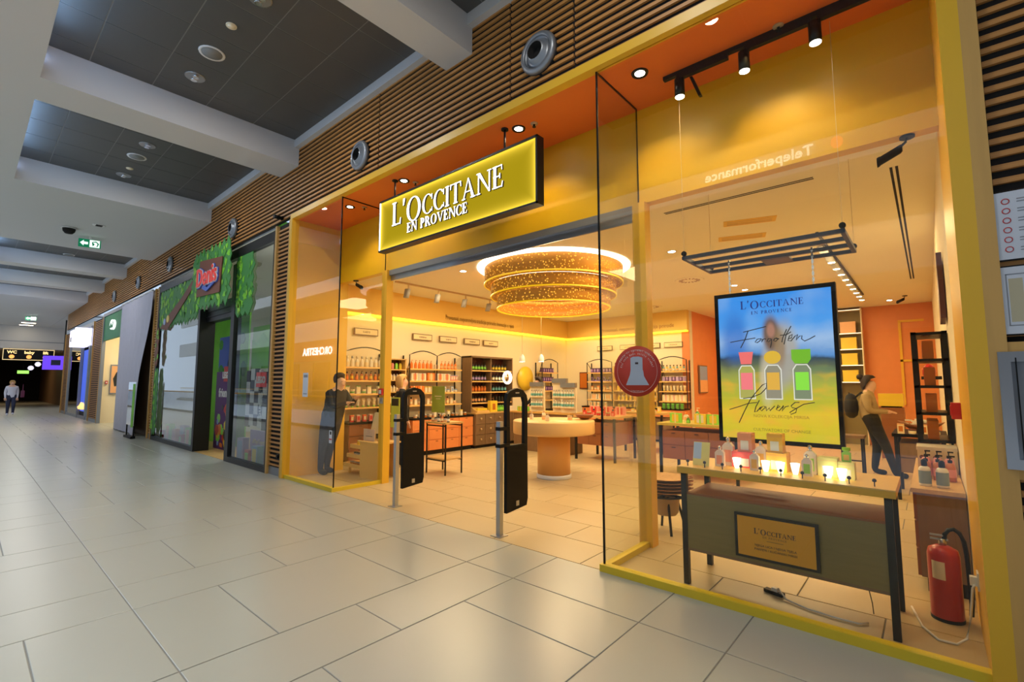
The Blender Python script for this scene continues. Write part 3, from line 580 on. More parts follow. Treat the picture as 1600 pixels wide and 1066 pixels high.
# ============================================================ WINDOW TABLE
tb = thing('window_table', 'window display table with yellow-edged oak top and black legs behind the glass', 'table', (-.85, 3.95, 0))
obj('tabletop', B(-.66, .66, -.28, .30, .82, .87), mat('table_top', (.70, .42, .06), .4, noise=.1, stretch=(1, 10, 10)), tb)
for x in (-.64, .60):
    for y in (-.26, .24): obj('leg', B(x, x + .04, y, y + .04, 0, .82), 'black_metal', tb)
obj('apron_shelf', B(-.60, .60, -.25, .23, .655, .675), 'red_wood', tb)
obj('front_panel', B(-.60, .60, -.255, -.235, .27, .66), 'olive_wood', tb); obj('lower_rail', B(-.6, .6, -.255, .2, .25, .27), 'dark_oak', tb)
for x in (-.02,): obj('brace', B(x - .3, x, .24, .26, .76, .78), 'black_metal', tb)
pq = thing('framed_plaque', 'gold plaque with black frame and serif lettering on the table front', 'plaque', (-.85, 3.69, .44))
obj('frame', B(-.255, .255, -.015, 0, -.145, .155), 'black_metal', pq); obj('plate', B(-.235, .235, -.018, -.014, -.127, .137), mat('plaque_gold', (.75, .36, .03), .6, spec=.2), pq)
a = MB(); serif(a, "L'OCCITANE", 0, .03, .030, (-.019, -.018), .19, .08, 0, 1.25, True); serif(a, 'EN PROVENCE', 0, .008, .012, (-.019, -.018), .12, .35, 0, 1, True); a.box(-.05, .05, -.019, -.018, -.010, -.008); obj('lettering', a, 'letter_side', pq)
a = shift(text('NJEGA LICA I NJEGA TIJELA', .021, .001), 0, -.0185, -.052); obj('lettering', a, 'letter_side', pq); obj('lettering', shift(text('PARFEMI I KUĆANSKI MIRISI', .021, .001), 0, -.0185, -.078), 'letter_side', pq)
for i in range(10):
    x = -1.45 + i * .1285
    t = thing('card_clip', 'small black card clip on the window table front edge, ' + ('leftmost', 'second from left', 'third from left', 'fourth from left', 'fifth from left', 'fifth from right', 'fourth from right', 'third from right', 'second from right', 'rightmost')[i], 'clip', (x, 3.735, .87), 0, 'card clips on the window table')
    obj('stem', B(-.003, .003, -.003, .003, 0, .03), 'black_metal', t); obj('ball', MB().lathe([(.002, .026), (.011, .03), (.012, .04), (.006, .048)], 10), 'black_metal', t)
t = thing('greeting_card', 'pale blue and yellow upright card at left end of the window table', 'card', (-1.375, 3.80, .87)); 
cm = mat('card_print', (.75, .68, .2), .4)
obj('card', B(-.062, .062, 0, .004, 0, .175).move(lambda x, y, z: (x, y + z * .25, z)), cm, t); obj('blue_print', B(-.060, .0, -.0006, 0, .05, .172).move(lambda x, y, z: (x, y + z * .25, z)), mat('card_blue', (.45, .58, .85), .4), t)
mat('box_pink', (.85, .10, .10), .45, noise=.1); mat('box_yellow', (.88, .50, .05), .45, noise=.12); mat('box_green', (.75, .72, .28), .45, noise=.12)
mat('pale_glass', (.85, .72, .6), .1, spec=.8, noise=.1, nscale=12); mat('label_peach', (.85, .35, .2), .5); mat('label_gold', (.85, .5, .05), .5); mat('label_lime', (.3, .65, .03), .5); mat('tealight', (1, 1, 1), .5, emit=(1, .88, .55), es=3.5)
def box_item(label, x, y, w, h, m, z=.87, d=None):
    t = thing('perfume_box', label, 'box', (x, y, z)); d = d or w
    obj('carton', B(-w / 2, w / 2, -d / 2, d / 2, 0, h), m, t); obj('front_print', B(-w * .28, w * .28, -d / 2 - .001, -d / 2, h * .1, h * .6), 'white_gloss', t); obj('lid_line', B(-w / 2 - .001, w / 2 + .001, -d / 2 - .001, d / 2 + .001, h * .86, h * .87), 'label_peach', t)
box_item('large pink cube box in the pink group on the window table', -1.10, 3.99, .155, .115, 'box_pink'); box_item('peach patterned box standing on the pink cube', -1.09, 3.99, .10, .14, 'label_peach', .986)
box_item('large yellow cube box in the centre of the window table', -.87, 3.97, .13, .13, 'box_yellow'); box_item('pale gold patterned box standing on the yellow cube', -.88, 3.97, .10, .135, 'box_yellow', 1.001)
box_item('pale green lit box behind the green bottles', -.56, 3.97, .115, .125, 'box_green'); box_item('lime edged box at the right of the green group', -.45, 3.92, .09, .11, 'box_green')
def flask(label, x, y, w, h, m, lab, cap='chrome', z=.87):
    t = thing('perfume_bottle', label, 'bottle', (x, y, z)); k = w / 2
    obj('glass_body', MB().poly([(-k, 0), (k, 0), (k, h * .68), (k * .45, h * .8), (-k * .45, h * .8), (-k, h * .68)], (-k * .6, k * .6)), m, t)
    obj('label', B(-k * .62, k * .62, -k * .6 - .001, -k * .6, h * .12, h * .55), lab, t)
    if cap == 'chrome': obj('stopper', MB().lathe([(k * .3, h * .8), (k * .3, h * .84), (k * .42, h * .9), (k * .3, h * .97), (.001, h)], 12), 'chrome', t)
    else: obj('cap', MB().lathe([(k * .5, h * .8), (k * .95, h * .86), (k * .95, h * 1.08), (k * .9, h * 1.1)], 12), cap, t)
flask('tall clear bottle behind in the pink group', -1.22, 3.98, .08, .215, 'pale_glass', 'label_peach'); flask('short clear bottle with peach label in front of the pink cube', -1.25, 3.87, .065, .155, 'pale_glass', 'label_peach')
flask('tall clear bottle behind in the yellow group', -.985, 3.97, .075, .205, 'pale_glass', 'label_gold'); flask('short amber bottle at the front of the yellow group', -1.0, 3.85, .06, .15, 'pale_glass', 'label_gold')
flask('tall clear bottle behind in the green group', -.665, 3.96, .075, .20, 'pale_glass', 'label_lime'); flask('short bottle with green label at the front of the green group', -.67, 3.86, .062, .15, 'pale_glass', 'label_lime')
flask('small lime capped bottle standing on the right green box', -.45, 3.93, .05, .085, 'label_lime', 'label_gold', 'label_lime', .981)
for i, (x, y, l) in enumerate(((-1.13, 3.87, 'in front of the pink cube'), (-.93, 3.86, 'left front of the yellow cube'), (-.835, 3.86, 'right front of the yellow cube'), (-.745, 3.87, 'between yellow and green groups'), (-.55, 3.87, 'in front of the pale green box'), (-.47, 3.83, 'in front of the lime edged box'))):
    t = thing('lit_vase', 'small glowing glass lamp cup ' + l, 'lamp', (x, y, .87), 0, 'glowing cups on the window table')
    obj('cup', MB().lathe([(.014, 0), (.02, .02), (.03, .075), (.027, .075), (.012, .012)], 12), 'tealight', t)
# power strip and cables on the floor of the window
t = thing('power_strip', 'black socket block on the floor under the window table', 'socket', (-.93, 3.93, 0), -.3); obj('block', B(-.065, .065, -.022, .022, 0, .022), 'black_plastic', t); obj('plug', B(-.01, .03, -.015, .015, .022, .045), 'white_gloss', t)
tag(obj('power_cable', MB().tube([(-.9, 3.92, .05), (-.84, 3.86, .01), (-.7, 3.8, .008), (-.55, 3.78, .008), (-.42, 3.78, .008), (-.38, 3.83, .008)], .006, 6), 'white_gloss'), 'pale cable running from socket block along the window floor', 'cable')
tag(obj('power_cable', MB().tube([(-.18, 4.3, .008), (-.12, 4.0, .008), (-.05, 3.86, .008), (.03, 3.86, .008), (.075, 3.92, .03), (.1, 3.96, .14), (.12, 4.0, .30), (.135, 4.02, .33)], .007, 6), 'white_gloss'), 'white cable curving from the floor up to the socket on the right jamb', 'cable')
t = thing('wall_socket', 'white plug and socket on the inside of the right yellow jamb', 'socket', (.15, 4.03, .33)); obj('plate', B(-.008, 0, -.04, .04, -.04, .06), 'white_gloss', t); obj('plug', B(-.04, -.008, -.02, .02, -.02, .03), 'white_gloss', t)
tag(obj('lamp_lead', MB().tube([(-.36, 3.9, .25), (-.37, 3.88, .2), (-.355, 3.87, .12), (-.35, 3.86, .06)], .003, 5), 'black_plastic'), 'short black lead hanging under the right end of the window table', 'cable')
# fire extinguisher
t = thing('fire_extinguisher', 'red fire extinguisher on the floor at the right end of the window', 'extinguisher', (.0, 4.25, 0))
obj('cylinder', MB().lathe([(.075, 0), (.082, .02), (.082, .40), (.074, .435), (.04, .455), (.02, .46)], 24), mat('ext_red', (.50, .012, .008), .3), t)
obj('base_ring', MB().cyl(0, 0, 0, .02, .084, 24), 'black_plastic', t); obj('label', MB().lathe([(.0835, .26), (.0835, .37)], 24, cap=False).move(lambda x, y, z: (x, y if y < .0 else 0, z) if (x > -.06 and x < .02 and y < 0) else (x * .9, y * .9, z)), 'cream_wall', t)
obj('valve', MB().cyl(0, 0, .455, .50, .02, 10), 'steel', t); obj('handle', B(-.06, .03, -.01, .01, .49, .50).box(-.06, .02, -.01, .01, .515, .523), 'steel', t)
obj('hose', MB().tube([(.01, 0, .49), (.015, 0, .53), (.035, -.0, .56), (.06, 0, .568), (.085, .0, .55), (.103, .0, .50), (.112, 0, .42), (.115, 0, .3), (.118, .0, .12), (.112, 0, .05)], .013, 10), 'black_plastic', t)
t = thing('window_sticker', 'round red glass sticker showing a pale face-mask tube outline', 'sticker', (-1.74, D - .001, 1.6))
obj('disc', MB().lathe([(.001, .001), (.2, .001), (.2, 0)], 40, ax='y').move(lambda x, y, z: (x, -abs(y), z)), mat('sticker_red', (.52, .035, .015), .5), t)
obj('ring_line', MB().lathe([(.168, .0025), (.171, .0025)], 40, ax='y', cap=False).move(lambda x, y, z: (x, -.0028, z)), 'letter_side2' if 'letter_side2' in MATS else mat('letter_side2', (.7, .35, .3), .5), t)
obj('tower_symbol', MB().poly([(-.095, -.11), (.10, -.11), (.06, -.04), (.055, .0), (.05, .01), (.05, .105), (.02, .115), (-.03, .115), (-.052, .105), (-.052, .01), (-.06, -.03)], (-.003, -.0015)), mat('sticker_blue', (.42, .47, .56), .5), t)
obj('small_mark', B(-.012, .014, -.004, -.003, .055, .07), 'letter_side', t)
def arc_text(s, R, size, z0=0, a0=0):
    out = MB(); n = len(s)
    for i, ch in enumerate(s):
        if ch == ' ': continue
        g = text(ch, size, .001); th = a0 - (i - (n - 1) / 2) * size * .56 / R; c, sn = math.cos(th), math.sin(th)
        g.move(lambda x, y, z: (x * c - (z + R) * sn, y - .003, x * sn + (z + R) * c + z0)); out.add(g.v, g.f)
    return out
obj('lettering', arc_text('Jeste li spremni otkriti', .158, .026), mat('sticker_text', (.75, .6, .55), .5), t); obj('lettering', arc_text('što vaša koža zaista treba?', .132, .024), 'sticker_text', t)
a = MB(); serif(a, "L'OCCITANE", 0, -.165, .013, (-.003, -.0025), .14, .08, 0, 1.2, True); obj('lettering', a, 'sticker_text', t)
t = thing('paper_notice', 'white paper notice stuck on the left glass bay', 'notice', (-7.29, D - .002, 1.3)); obj('sheet', B(-.085, .085, -.002, 0, 0, .37), 'paper', t); obj('heading', B(-.06, .06, -.003, -.002, .3, .34), 'grey_metal', t); obj('text_line', B(-.06, .06, -.003, -.002, .04, .055), 'grey_metal', t)
t = thing('small_sticker', 'small white and red sticker low on the left glass bay', 'sticker', (-6.47, D - .002, .66)); obj('sheet', B(-.04, .04, -.002, 0, 0, .18), 'paper', t); obj('pictogram', B(-.02, .02, -.003, -.002, .12, .165), 'black_plastic', t); obj('red_band', B(-.035, .035, -.003, -.002, .045, .065), 'red_plastic', t)
# EAS gates
for i, (x, lab) in enumerate(((-5.04, 'black security antenna panel on a steel post, left side of shop entrance'), (-3.30, 'black security antenna panel on a steel post, nearer right side of entrance'))):
    t = thing('security_gate', lab, 'security gate', (x, 3.6, 0), 0, 'security gates at the entrance')
    obj('post', MB().box(-.03, .02, -.02, .03, 0, 1.12), 'steel', t); obj('foot_plate', B(-.07, .06, -.06, .06, 0, .008), 'steel', t)
    for z in (.86, 1.03): obj('clamp', B(-.035, .03, -.028, .12, z, z + .035), 'black_plastic', t)
    o_ = [(.08, .19), (.41, .22), (.43, .3), (.42, .9), (.41, 1.36), (.36, 1.42), (.24, 1.45), (.13, 1.43), (.08, 1.37), (.085, .9)]; n_ = len(o_)
    q = MB(); q.poly([(.085, .20), (.40, .23), (.42, .3), (.415, .87), (.085, .87)], (-.02, .02)).poly([(.085, .87), (.135, .87), (.13, 1.30), (.15, 1.36), (.15, 1.43), (.10, 1.40), (.08, 1.33)], (-.02, .02)).poly([(.365, .87), (.415, .87), (.42, 1.33), (.405, 1.38), (.35, 1.43), (.35, 1.36), (.37, 1.30)], (-.02, .02)).poly([(.15, 1.36), (.35, 1.36), (.35, 1.43), (.25, 1.455), (.15, 1.43)], (-.02, .02))
    obj('panel', q.move(lambda a, b, c: (b + .0, a, c)), 'black_plastic', t)
    obj('badge', B(-.022, -.02, .23, .275, .25, .30).box(.02, .022, .23, .275, .25, .30), 'steel', t); obj('logo_mark', B(-.022, .022, .22, .28, 1.40, 1.412), 'steel', t)
# ============================================================ SHOP FURNITURE
def L2W(loc, rz, u, v, z):
    c, s = math.cos(rz), math.sin(rz); return (loc[0] + u * c - v * s, loc[1] + u * s + v * c, loc[2] + z)
HP = PI / 2
LV = [1.05, 1.31, 1.57, 1.83]
def arch_unit(label, loc, rz, W, n=1, depth=.26, levels=LV, top=2.21, zb=.783):
    "black arched frame with oak shelves; local u from 0 to W, back at v=0, facing -v"
    t = thing('arched_shelf_unit', label, 'shelf unit', loc, rz, 'arched black frame shelf units')
    w = W / n
    for k in range(n):
        arc = [(k * w + w * q / 8, -depth + .01, top - .09 + .09 * math.sin(PI * q / 8)) for q in range(9)]
        obj('arch', MB().tube([(k * w, -depth + .01, zb)] + arc + [(k * w + w, -depth + .01, zb)], .012, 5), 'black_metal', t)
        obj('arch_stay', MB().tube([(k * w, -depth + .01, top - .09), (k * w + .06, -depth * .6, top - .25), (k * w + .09, 0, top - .6)], .008, 4), 'black_metal', t)
    for z in levels:
        s_ = obj('shelf', B(.01, W - .01, -depth, -.01, z - .025, z), 'shelf_oak', t)
        obj('price_rail', B(.01, W - .01, -depth - .006, -depth, z - .03, z), mat('price_rail', (.75, .42, .12), .4, emit=(1, .55, .12), es=.12), s_)  # warm light on the shelf edge put into the rail material as a faint glow
    obj('back_post', B(W - .02, W, -.03, 0, zb, top - .1), 'black_metal', t); obj('back_post', B(0, .02, -.03, 0, zb, top - .1), 'black_metal', t)
    return t
def drawers(label, loc, rz, W, dp, H, cols, rows, body, front, knob=None, top=None, plinth=.09, group='drawer cabinets', name='drawer_cabinet'):
    t = thing(name, label, 'cabinet', loc, rz, group)
    obj('carcass', B(0, W, -dp + .02, 0, plinth, H - .03), body, t); obj('plinth', B(.02, W - .02, -dp + .05, -.01, 0, plinth), 'backing_black', t)
    obj('worktop', B(-.01, W + .01, -dp - .01, 0, H - .03, H), top or 'black_plastic', t)
    w, h = W / cols, (H - .03 - plinth) / rows
    for i in range(cols):
        for j in range(rows):
            d = obj('drawer', B(i * w + .006, i * w + w - .006, -dp, -dp + .02, plinth + j * h + .006, plinth + j * h + h - .006), front, t)
            if knob: obj('knob', MB().lathe([(.012, 0), (.012, .012), (.024, .02), (.024, .035), (.001, .042)], 10, (i * w + w / 2, -dp, plinth + j * h + h * .55), ax='y'), knob, d)
            else: obj('handle', B(i * w + w / 2 - .03, i * w + w / 2 + .03, -dp - .008, -dp, plinth + j * h + h * .82, plinth + j * h + h * .86), 'black_metal', d)
    return t
PM = {}
def prod(kind, body, cap='backing_black', lab=None, s=1.0):
    k = (kind, body, cap, lab, s)
    if k in PM: return PM[k]
    b = MB(); n = 8
    if kind == 'pump': b.lathe([(.03, 0), (.032, .005), (.032, .10), (.022, .125), (.012, .13)], n, m=0).lathe([(.013, .13), (.013, .15), (.004, .15), (.004, .175)], 6, m=1).box(-.006, .028, -.006, .006, .172, .182, 1).lathe([(.033, .03), (.033, .085)], n, m=2, cap=False)
    elif kind == 'bottle': b.lathe([(.028, 0), (.03, .006), (.03, .09), (.014, .12), (.012, .13)], n, m=0).lathe([(.016, .13), (.016, .165), (.001, .166)], n, m=1).lathe([(.031, .02), (.031, .075)], n, m=2, cap=False)
    elif kind == 'box': b.box(-.035, .035, -.025, .025, 0, .13, 0).box(-.022, .022, -.026, -.025, .03, .1, 2).box(-.0355, .0355, -.0255, .0255, .115, .13, 1)
    elif kind == 'gift': b.box(-.10, .10, -.04, .04, 0, .17, 0).box(-.06, .06, -.041, -.04, .02, .15, 2).box(-.012, .012, -.043, -.041, .0, .17, 1)
    elif kind == 'tube': b.lathe([(.02, 0), (.02, .025)], n, m=1).lathe([(.02, .025), (.026, .06), (.026, .1)], n, m=0, cap=False).add([(-.03, -.003, .15), (.03, -.003, .15), (.03, .003, .15), (-.03, .003, .15), (-.026, -.026, .1), (.026, -.026, .1), (.026, .026, .1), (-.026, .026, .1)], [(0, 1, 2, 3), (4, 5, 1, 0), (5, 6, 2, 1), (6, 7, 3, 2), (7, 4, 0, 3)], 0)
    elif kind == 'jar': b.lathe([(.035, 0), (.04, .008), (.04, .045)], n, m=0).lathe([(.041, .045), (.041, .068), (.001, .07)], n, m=1).lathe([(.0405, .012), (.0405, .038)], n, m=2, cap=False)
    elif kind == 'flask': b.poly([(-.03, 0), (.03, 0), (.03, .07), (.012, .09), (-.012, .09), (-.03, .07)], (-.016, .016), 0).lathe([(.012, .09), (.018, .098), (.018, .12), (.001, .122)], n, m=1).box(-.02, .02, -.017, -.016, .01, .055, 2)
    b.move(lambda x, y, z: (x * s, y * s, z * s))
    PM[k] = b.mesh('product', ml([body, cap, lab or body])); return PM[k]
KN = dict(pump='pump_bottle', bottle='bottle', box='carton', gift='gift_box', tube='cream_tube', jar='jar', flask='perfume_bottle')
KC = dict(pump='bottle', bottle='bottle', box='box', gift='box', tube='tube', jar='jar', flask='bottle')
for nm, c in dict(p_orange=(.85, .22, .03), p_amber=(.55, .16, .02), p_white=(.8, .74, .62), p_cream=(.85, .7, .42), p_green=(.12, .35, .05), p_lime=(.3, .75, .08), p_red=(.65, .04, .03), p_purple=(.16, .07, .28), p_lilac=(.45, .32, .6), p_yellow=(.85, .60, .05), p_teal=(.15, .45, .42), p_brown=(.12, .03, .015), p_pink=(.8, .3, .25), p_blue=(.25, .38, .65), p_dark=(.03, .03, .025), p_peach=(.85, .45, .2)).items():
    mat(nm, c, .3, noise=.06, nscale=8)
def row(loc, rz, u0, u1, z, v, n, kinds, label, group, jit=.004, s=1.0):
    "n single items in a row; kinds = list of (kind, body, cap, label) cycled"
    mt_ = re.search(r'(, | on | in | at | beside | under | behind | standing | from ).*', label); place = mt_.group(0).strip(', ') if mt_ else label
    for i in range(n):
        k = kinds[i % len(kinds)]; u = u0 + (u1 - u0) * (i + .5) / n
        me = prod(*k[:4], s=s) if len(k) > 3 else prod(*k, s=s)
        o = inst(KN[k[0]], me, L2W(loc, rz, u, v + rnd.uniform(-jit, jit), z + .0004), rz=rz)
        cn = lambda q: COLN.get(q, q.replace('p_', ''))
        col = cn(k[1]); lb = '' if len(k) < 4 or k[3] == k[1] or k[0] in ('tube',) else (' and ' + cn(k[3]))
        lab = col + lb + ' ' + KL[k[0]] + ('' if n == 1 else ', ' + ordw(i, n)) + (' ' if place.split()[0] in ('on', 'in', 'at', 'beside', 'under', 'behind', 'from', 'standing') else ', ') + place
        w_ = lab.split()
        if len(w_) > 16: lab = ' '.join(x for x in w_ if x not in ('the', 'and'))
        tag(o, lab, KC[k[0]], group)
COLN = dict(p_dark='black', p_lilac='lilac', p_peach='peach')
KL = dict(pump='pump bottle', bottle='bottle', box='carton', gift='box', tube='tube', jar='jar', flask='perfume bottle')
OW = ['leftmost', 'second from left', 'third from left', 'fourth from left', 'fifth from left', 'sixth from left', 'seventh from left', 'eighth from left']
def ordw(i, n):
    if i == n - 1: return 'rightmost'
    if i <= (n - 1) / 2: return OW[i]
    return OW[n - 1 - i].replace('left', 'right')
XL = -8.525; YBK = 12.375
# --- left wall, local u = world Y from loc, facing +X
def LW(y): return (XL, y, 0)
u1 = arch_unit('arched shelf unit with clear bottles seen through the left glass bay', LW(4.72), HP, .90)
L_ = LW(4.72)
row(L_, HP, .05, .88, 1.83, -.14, 8, [('bottle', 'p_white', 'p_white', 'p_cream'), ('bottle', 'p_white', 'steel', 'p_white')], 'pale tall bottle on the top shelf of the arched unit behind left glass', 'pale bottles behind left glass', s=1.25)
row(L_, HP, .05, .88, 1.57, -.14, 8, [('bottle', 'p_amber', 'backing_black', 'p_orange'), ('pump', 'p_amber', 'backing_black', 'p_yellow')], 'amber black-capped bottle on the second shelf of the arched unit behind left glass', 'amber bottles behind left glass')
row(L_, HP, .05, .88, 1.31, -.14, 7, [('box', 'p_white', 'p_green', 'p_cream'), ('jar', 'p_white', 'p_cream', 'p_green')], 'white item on the third shelf of the arched unit behind left glass', 'white goods behind left glass', s=1.2)
row(L_, HP, .05, .88, 1.05, -.14, 7, [('tube', 'p_white', 'p_green', 'p_white'), ('tube', 'p_cream', 'p_lime', 'p_cream')], 'pale cream tube on the lowest shelf of the arched unit behind left glass', 'cream tubes behind left glass', s=1.15)
drawers('dark brown drawer cabinet under the arched unit behind the left glass', LW(4.72), HP, .94, .45, .78, 2, 3, 'dark_oak', 'red_wood')
row(L_, HP, .1, .9, .78, -.25, 6, [('box', 'p_red', 'p_orange', 'p_cream'), ('box', 'p_pink', 'p_white', 'p_red')], 'red and pink carton on the cabinet behind the left glass bay', 'red cartons behind left glass')
# narrow oak rack of coloured bottles
t = thing('oak_display_rack', 'narrow oak rack of coloured bottles behind the blond woman', 'shelf unit', LW(5.68), HP)
obj('side_panel', B(0, .02, -.24, 0, 0, 2.02), 'shelf_oak', t); obj('side_panel', B(.42, .45, -.24, 0, 0, 2.02), 'shelf_oak', t); obj('top_panel', B(0, .45, -.24, 0, 2.0, 2.02), 'shelf_oak', t); obj('back_panel', B(.02, .42, -.015, 0, 0, 2.0), 'p_brown', t)
for z in (.9, 1.12, 1.34, 1.58, 1.80): obj('shelf', B(.02, .42, -.24, -.015, z - .02, z), 'shelf_oak', t)
L_ = LW(5.68)
for i, (c, nm) in enumerate((('p_red', 'red'), ('p_pink', 'pink'), ('p_lime', 'bright green'), ('p_yellow', 'yellow'))):
    row(L_, HP, .03 + i * .098, .03 + (i + 1) * .098, 1.80, -.12, 1, [('pump', c, 'backing_black', c)], nm + ' pump bottle on the top shelf of the narrow oak rack', 'coloured pump bottles', s=1.05)
for z, w_ in ((1.58, 'second'), (1.34, 'third'), (1.12, 'fourth')): row(L_, HP, .03, .42, z, -.12, 5, [('bottle', 'p_white', 'backing_black', 'p_cream')], 'white dark-capped bottle on the %s shelf of the narrow oak rack' % w_, 'white bottles on the oak rack, %s shelf' % w_)
# double arch
L_ = LW(6.2); arch_unit('double arched shelf unit of orange bottles and gift boxes beside dark bookcase', L_, HP, 1.5, 2)
row(L_, HP, .08, .72, 1.83, -.14, 6, [('pump', 'p_orange', 'p_amber', 'p_orange')], 'orange pump bottle, left half of top shelf, double arched unit', 'orange pump bottles left', s=1.0)
row(L_, HP, .76, .90, 1.83, -.14, 1, [('gift', 'p_white', 'p_cream', 'p_peach')], 'white carton standing between orange bottles on the double arched unit', 'white carton', s=.62)
row(L_, HP, .92, 1.45, 1.83, -.14, 5, [('pump', 'p_orange', 'p_amber', 'p_peach')], 'orange pump bottle, right half of top shelf, double arched unit', 'orange pump bottles right')
row(L_, HP, .10, .50, 1.57, -.15, 2, [('gift', 'p_white', 'p_red', 'p_peach')], 'white red-patterned gift box on second shelf, left half of double unit', 'patterned gift boxes left', s=.95)
row(L_, HP, .54, .72, 1.57, -.16, 1, [('gift', 'p_orange', 'p_cream', 'p_peach')], 'orange gift box in the middle of second shelf of the double unit', 'orange gift box')
row(L_, HP, .78, 1.2, 1.57, -.16, 2, [('gift', 'p_white', 'p_red', 'p_peach')], 'white red-patterned gift box on second shelf, right half of double unit', 'patterned gift boxes right', s=.95)
row(L_, HP, 1.24, 1.46, 1.57, -.14, 3, [('box', 'p_pink', 'p_blue', 'p_white')], 'pink and white carton at right end of second shelf of double unit', 'pink cartons')
row(L_, HP, .08, .45, 1.31, -.16, 2, [('gift', 'p_orange', 'p_cream', 'p_orange')], 'orange gift box on the third shelf of the double arched unit', 'orange gift boxes third shelf', s=.85)
row(L_, HP, .48, .74, 1.31, -.14, 3, [('box', 'p_cream', 'p_yellow', 'p_white')], 'cream carton on the third shelf of the double arched unit', 'cream cartons third shelf')
row(L_, HP, .78, 1.46, 1.31, -.14, 6, [('box', 'p_white', 'p_blue', 'p_blue'), ('jar', 'p_white', 'p_blue', 'p_white')], 'white and blue item on third shelf, right half of double unit', 'blue and white goods')
row(L_, HP, .08, 1.44, 1.05, -.14, 12, [('bottle', 'p_peach', 'backing_black', 'p_cream'), ('box', 'p_cream', 'p_peach', 'p_white'), ('jar', 'p_white', 'p_cream', 'p_peach')], 'peach or cream item on lowest shelf of the double arched unit', 'peach goods lowest shelf')
drawers('terracotta drawer cabinet with black top under the double arched unit', LW(6.15), HP, 1.74, .45, .78, 4, 3, 'terracotta', 'terracotta')
row(LW(6.15), HP, .1, 1.65, .78, -.33, 12, [('jar', 'p_cream', 'p_white', 'p_peach'), ('box', 'p_cream', 'p_yellow', 'p_white'), ('jar', 'p_amber', 'steel', 'p_amber')], 'small cream jar or carton on the terracotta cabinet top', 'small goods on the terracotta cabinet')
# dark bookcase
t = thing('dark_bookcase', 'dark wooden bookcase filled with rows of black pump bottles', 'bookcase', LW(7.92), HP)
Wb = 1.5
obj('side_panel', B(0, .03, -.34, 0, .823, 2.16), 'dark_oak', t); obj('side_panel', B(Wb - .03, Wb, -.34, 0, .823, 2.16), 'dark_oak', t); obj('divider', B(.71, .74, -.30, -.02, .823, 2.13), 'dark_oak', t)
obj('top_panel', B(0, Wb, -.34, 0, 2.13, 2.17), 'dark_oak', t); obj('back_panel', B(.03, Wb - .03, -.02, 0, .823, 2.13), 'p_brown', t)
for z in LV: s_ = obj('shelf', B(.03, Wb - .03, -.32, -.02, z - .025, z), 'dark_oak', t); obj('price_rail', B(.03, Wb - .03, -.327, -.32, z - .028, z), 'price_rail', s_)
L_ = LW(7.92)
for z, c1, c2, nm in ((1.83, 'p_lime', 'p_yellow', 'top'), (1.57, 'p_lilac', 'p_cream', 'second'), (1.31, 'p_orange', 'p_teal', 'third'), (1.05, 'p_peach', 'p_dark', 'fourth')):
    cn = dict(p_lime='green', p_yellow='yellow', p_lilac='lilac', p_cream='cream', p_orange='orange', p_teal='teal', p_peach='peach', p_dark='dark')
    row(L_, HP, .06, .68, z, -.17, 6, [('pump', 'p_dark' if z != 1.31 else 'p_amber', 'backing_black', c1)], '%s-labelled pump bottle, %s shelf, left side of dark bookcase' % (cn[c1], nm), '%s labelled bottles, bookcase left' % cn[c1], s=1.1)
    row(L_, HP, .76, 1.44, z, -.17, 6, [('pump', 'p_dark', 'backing_black', c2)], '%s-labelled pump bottle, %s shelf, right side of dark bookcase' % (cn[c2], nm), '%s labelled bottles, bookcase right' % cn[c2], s=1.1)
drawers('dark apothecary cabinet with round pale knobs under the bookcase', LW(7.92), HP, 1.62, .50, .82, 5, 3, 'dark_oak', 'dark_oak', 'knob', 'oak', .07)
t = thing('sloped_display_tray', 'pale sloped sample tray at left end of the apothecary cabinet', 'tray', L2W(LW(7.92), HP, .1, -.33, .82), HP); obj('tray', MB().add([(0, -.12, 0), (.42, -.12, 0), (.42, .12, 0), (0, .12, 0), (0, -.12, .03), (.42, -.12, .03), (.42, .12, .13), (0, .12, .13)], [(0, 3, 2, 1), (4, 5, 6, 7), (0, 1, 5, 4), (1, 2, 6, 5), (2, 3, 7, 6), (3, 0, 4, 7)]), 'shelf_oak', t); obj('samples', B(.05, .37, -.09, .06, .05, .10), 'p_yellow', t)
t = thing('yellow_gift_bag', 'tall yellow gift bag on the apothecary cabinet', 'bag', L2W(LW(7.92), HP, .66, -.415, .8205), HP); obj('bag_body', B(-.12, .12, -.05, .05, 0, .27), 'p_yellow', t); obj('front_print', B(-.05, .05, -.052, -.05, .05, .2), 'p_amber', t); obj('handle', MB().tube([(-.05, 0, .27), (-.03, 0, .33), (.03, 0, .33), (.05, 0, .27)], .004, 5), 'p_amber', t)
row(LW(7.92), HP, .88, 1.22, .82, -.35, 4, [('pump', 'p_green', 'backing_black', 'p_lime')], 'green pump bottle on the apothecary cabinet beside the yellow bag', 'green pump bottles on the cabinet', s=1.15)
row(LW(7.92), HP, 1.25, 1.5, .82, -.35, 2, [('gift', 'p_white', 'p_cream', 'p_white')], 'white carton on right end of the apothecary cabinet', 'white cartons on the cabinet', s=.7)
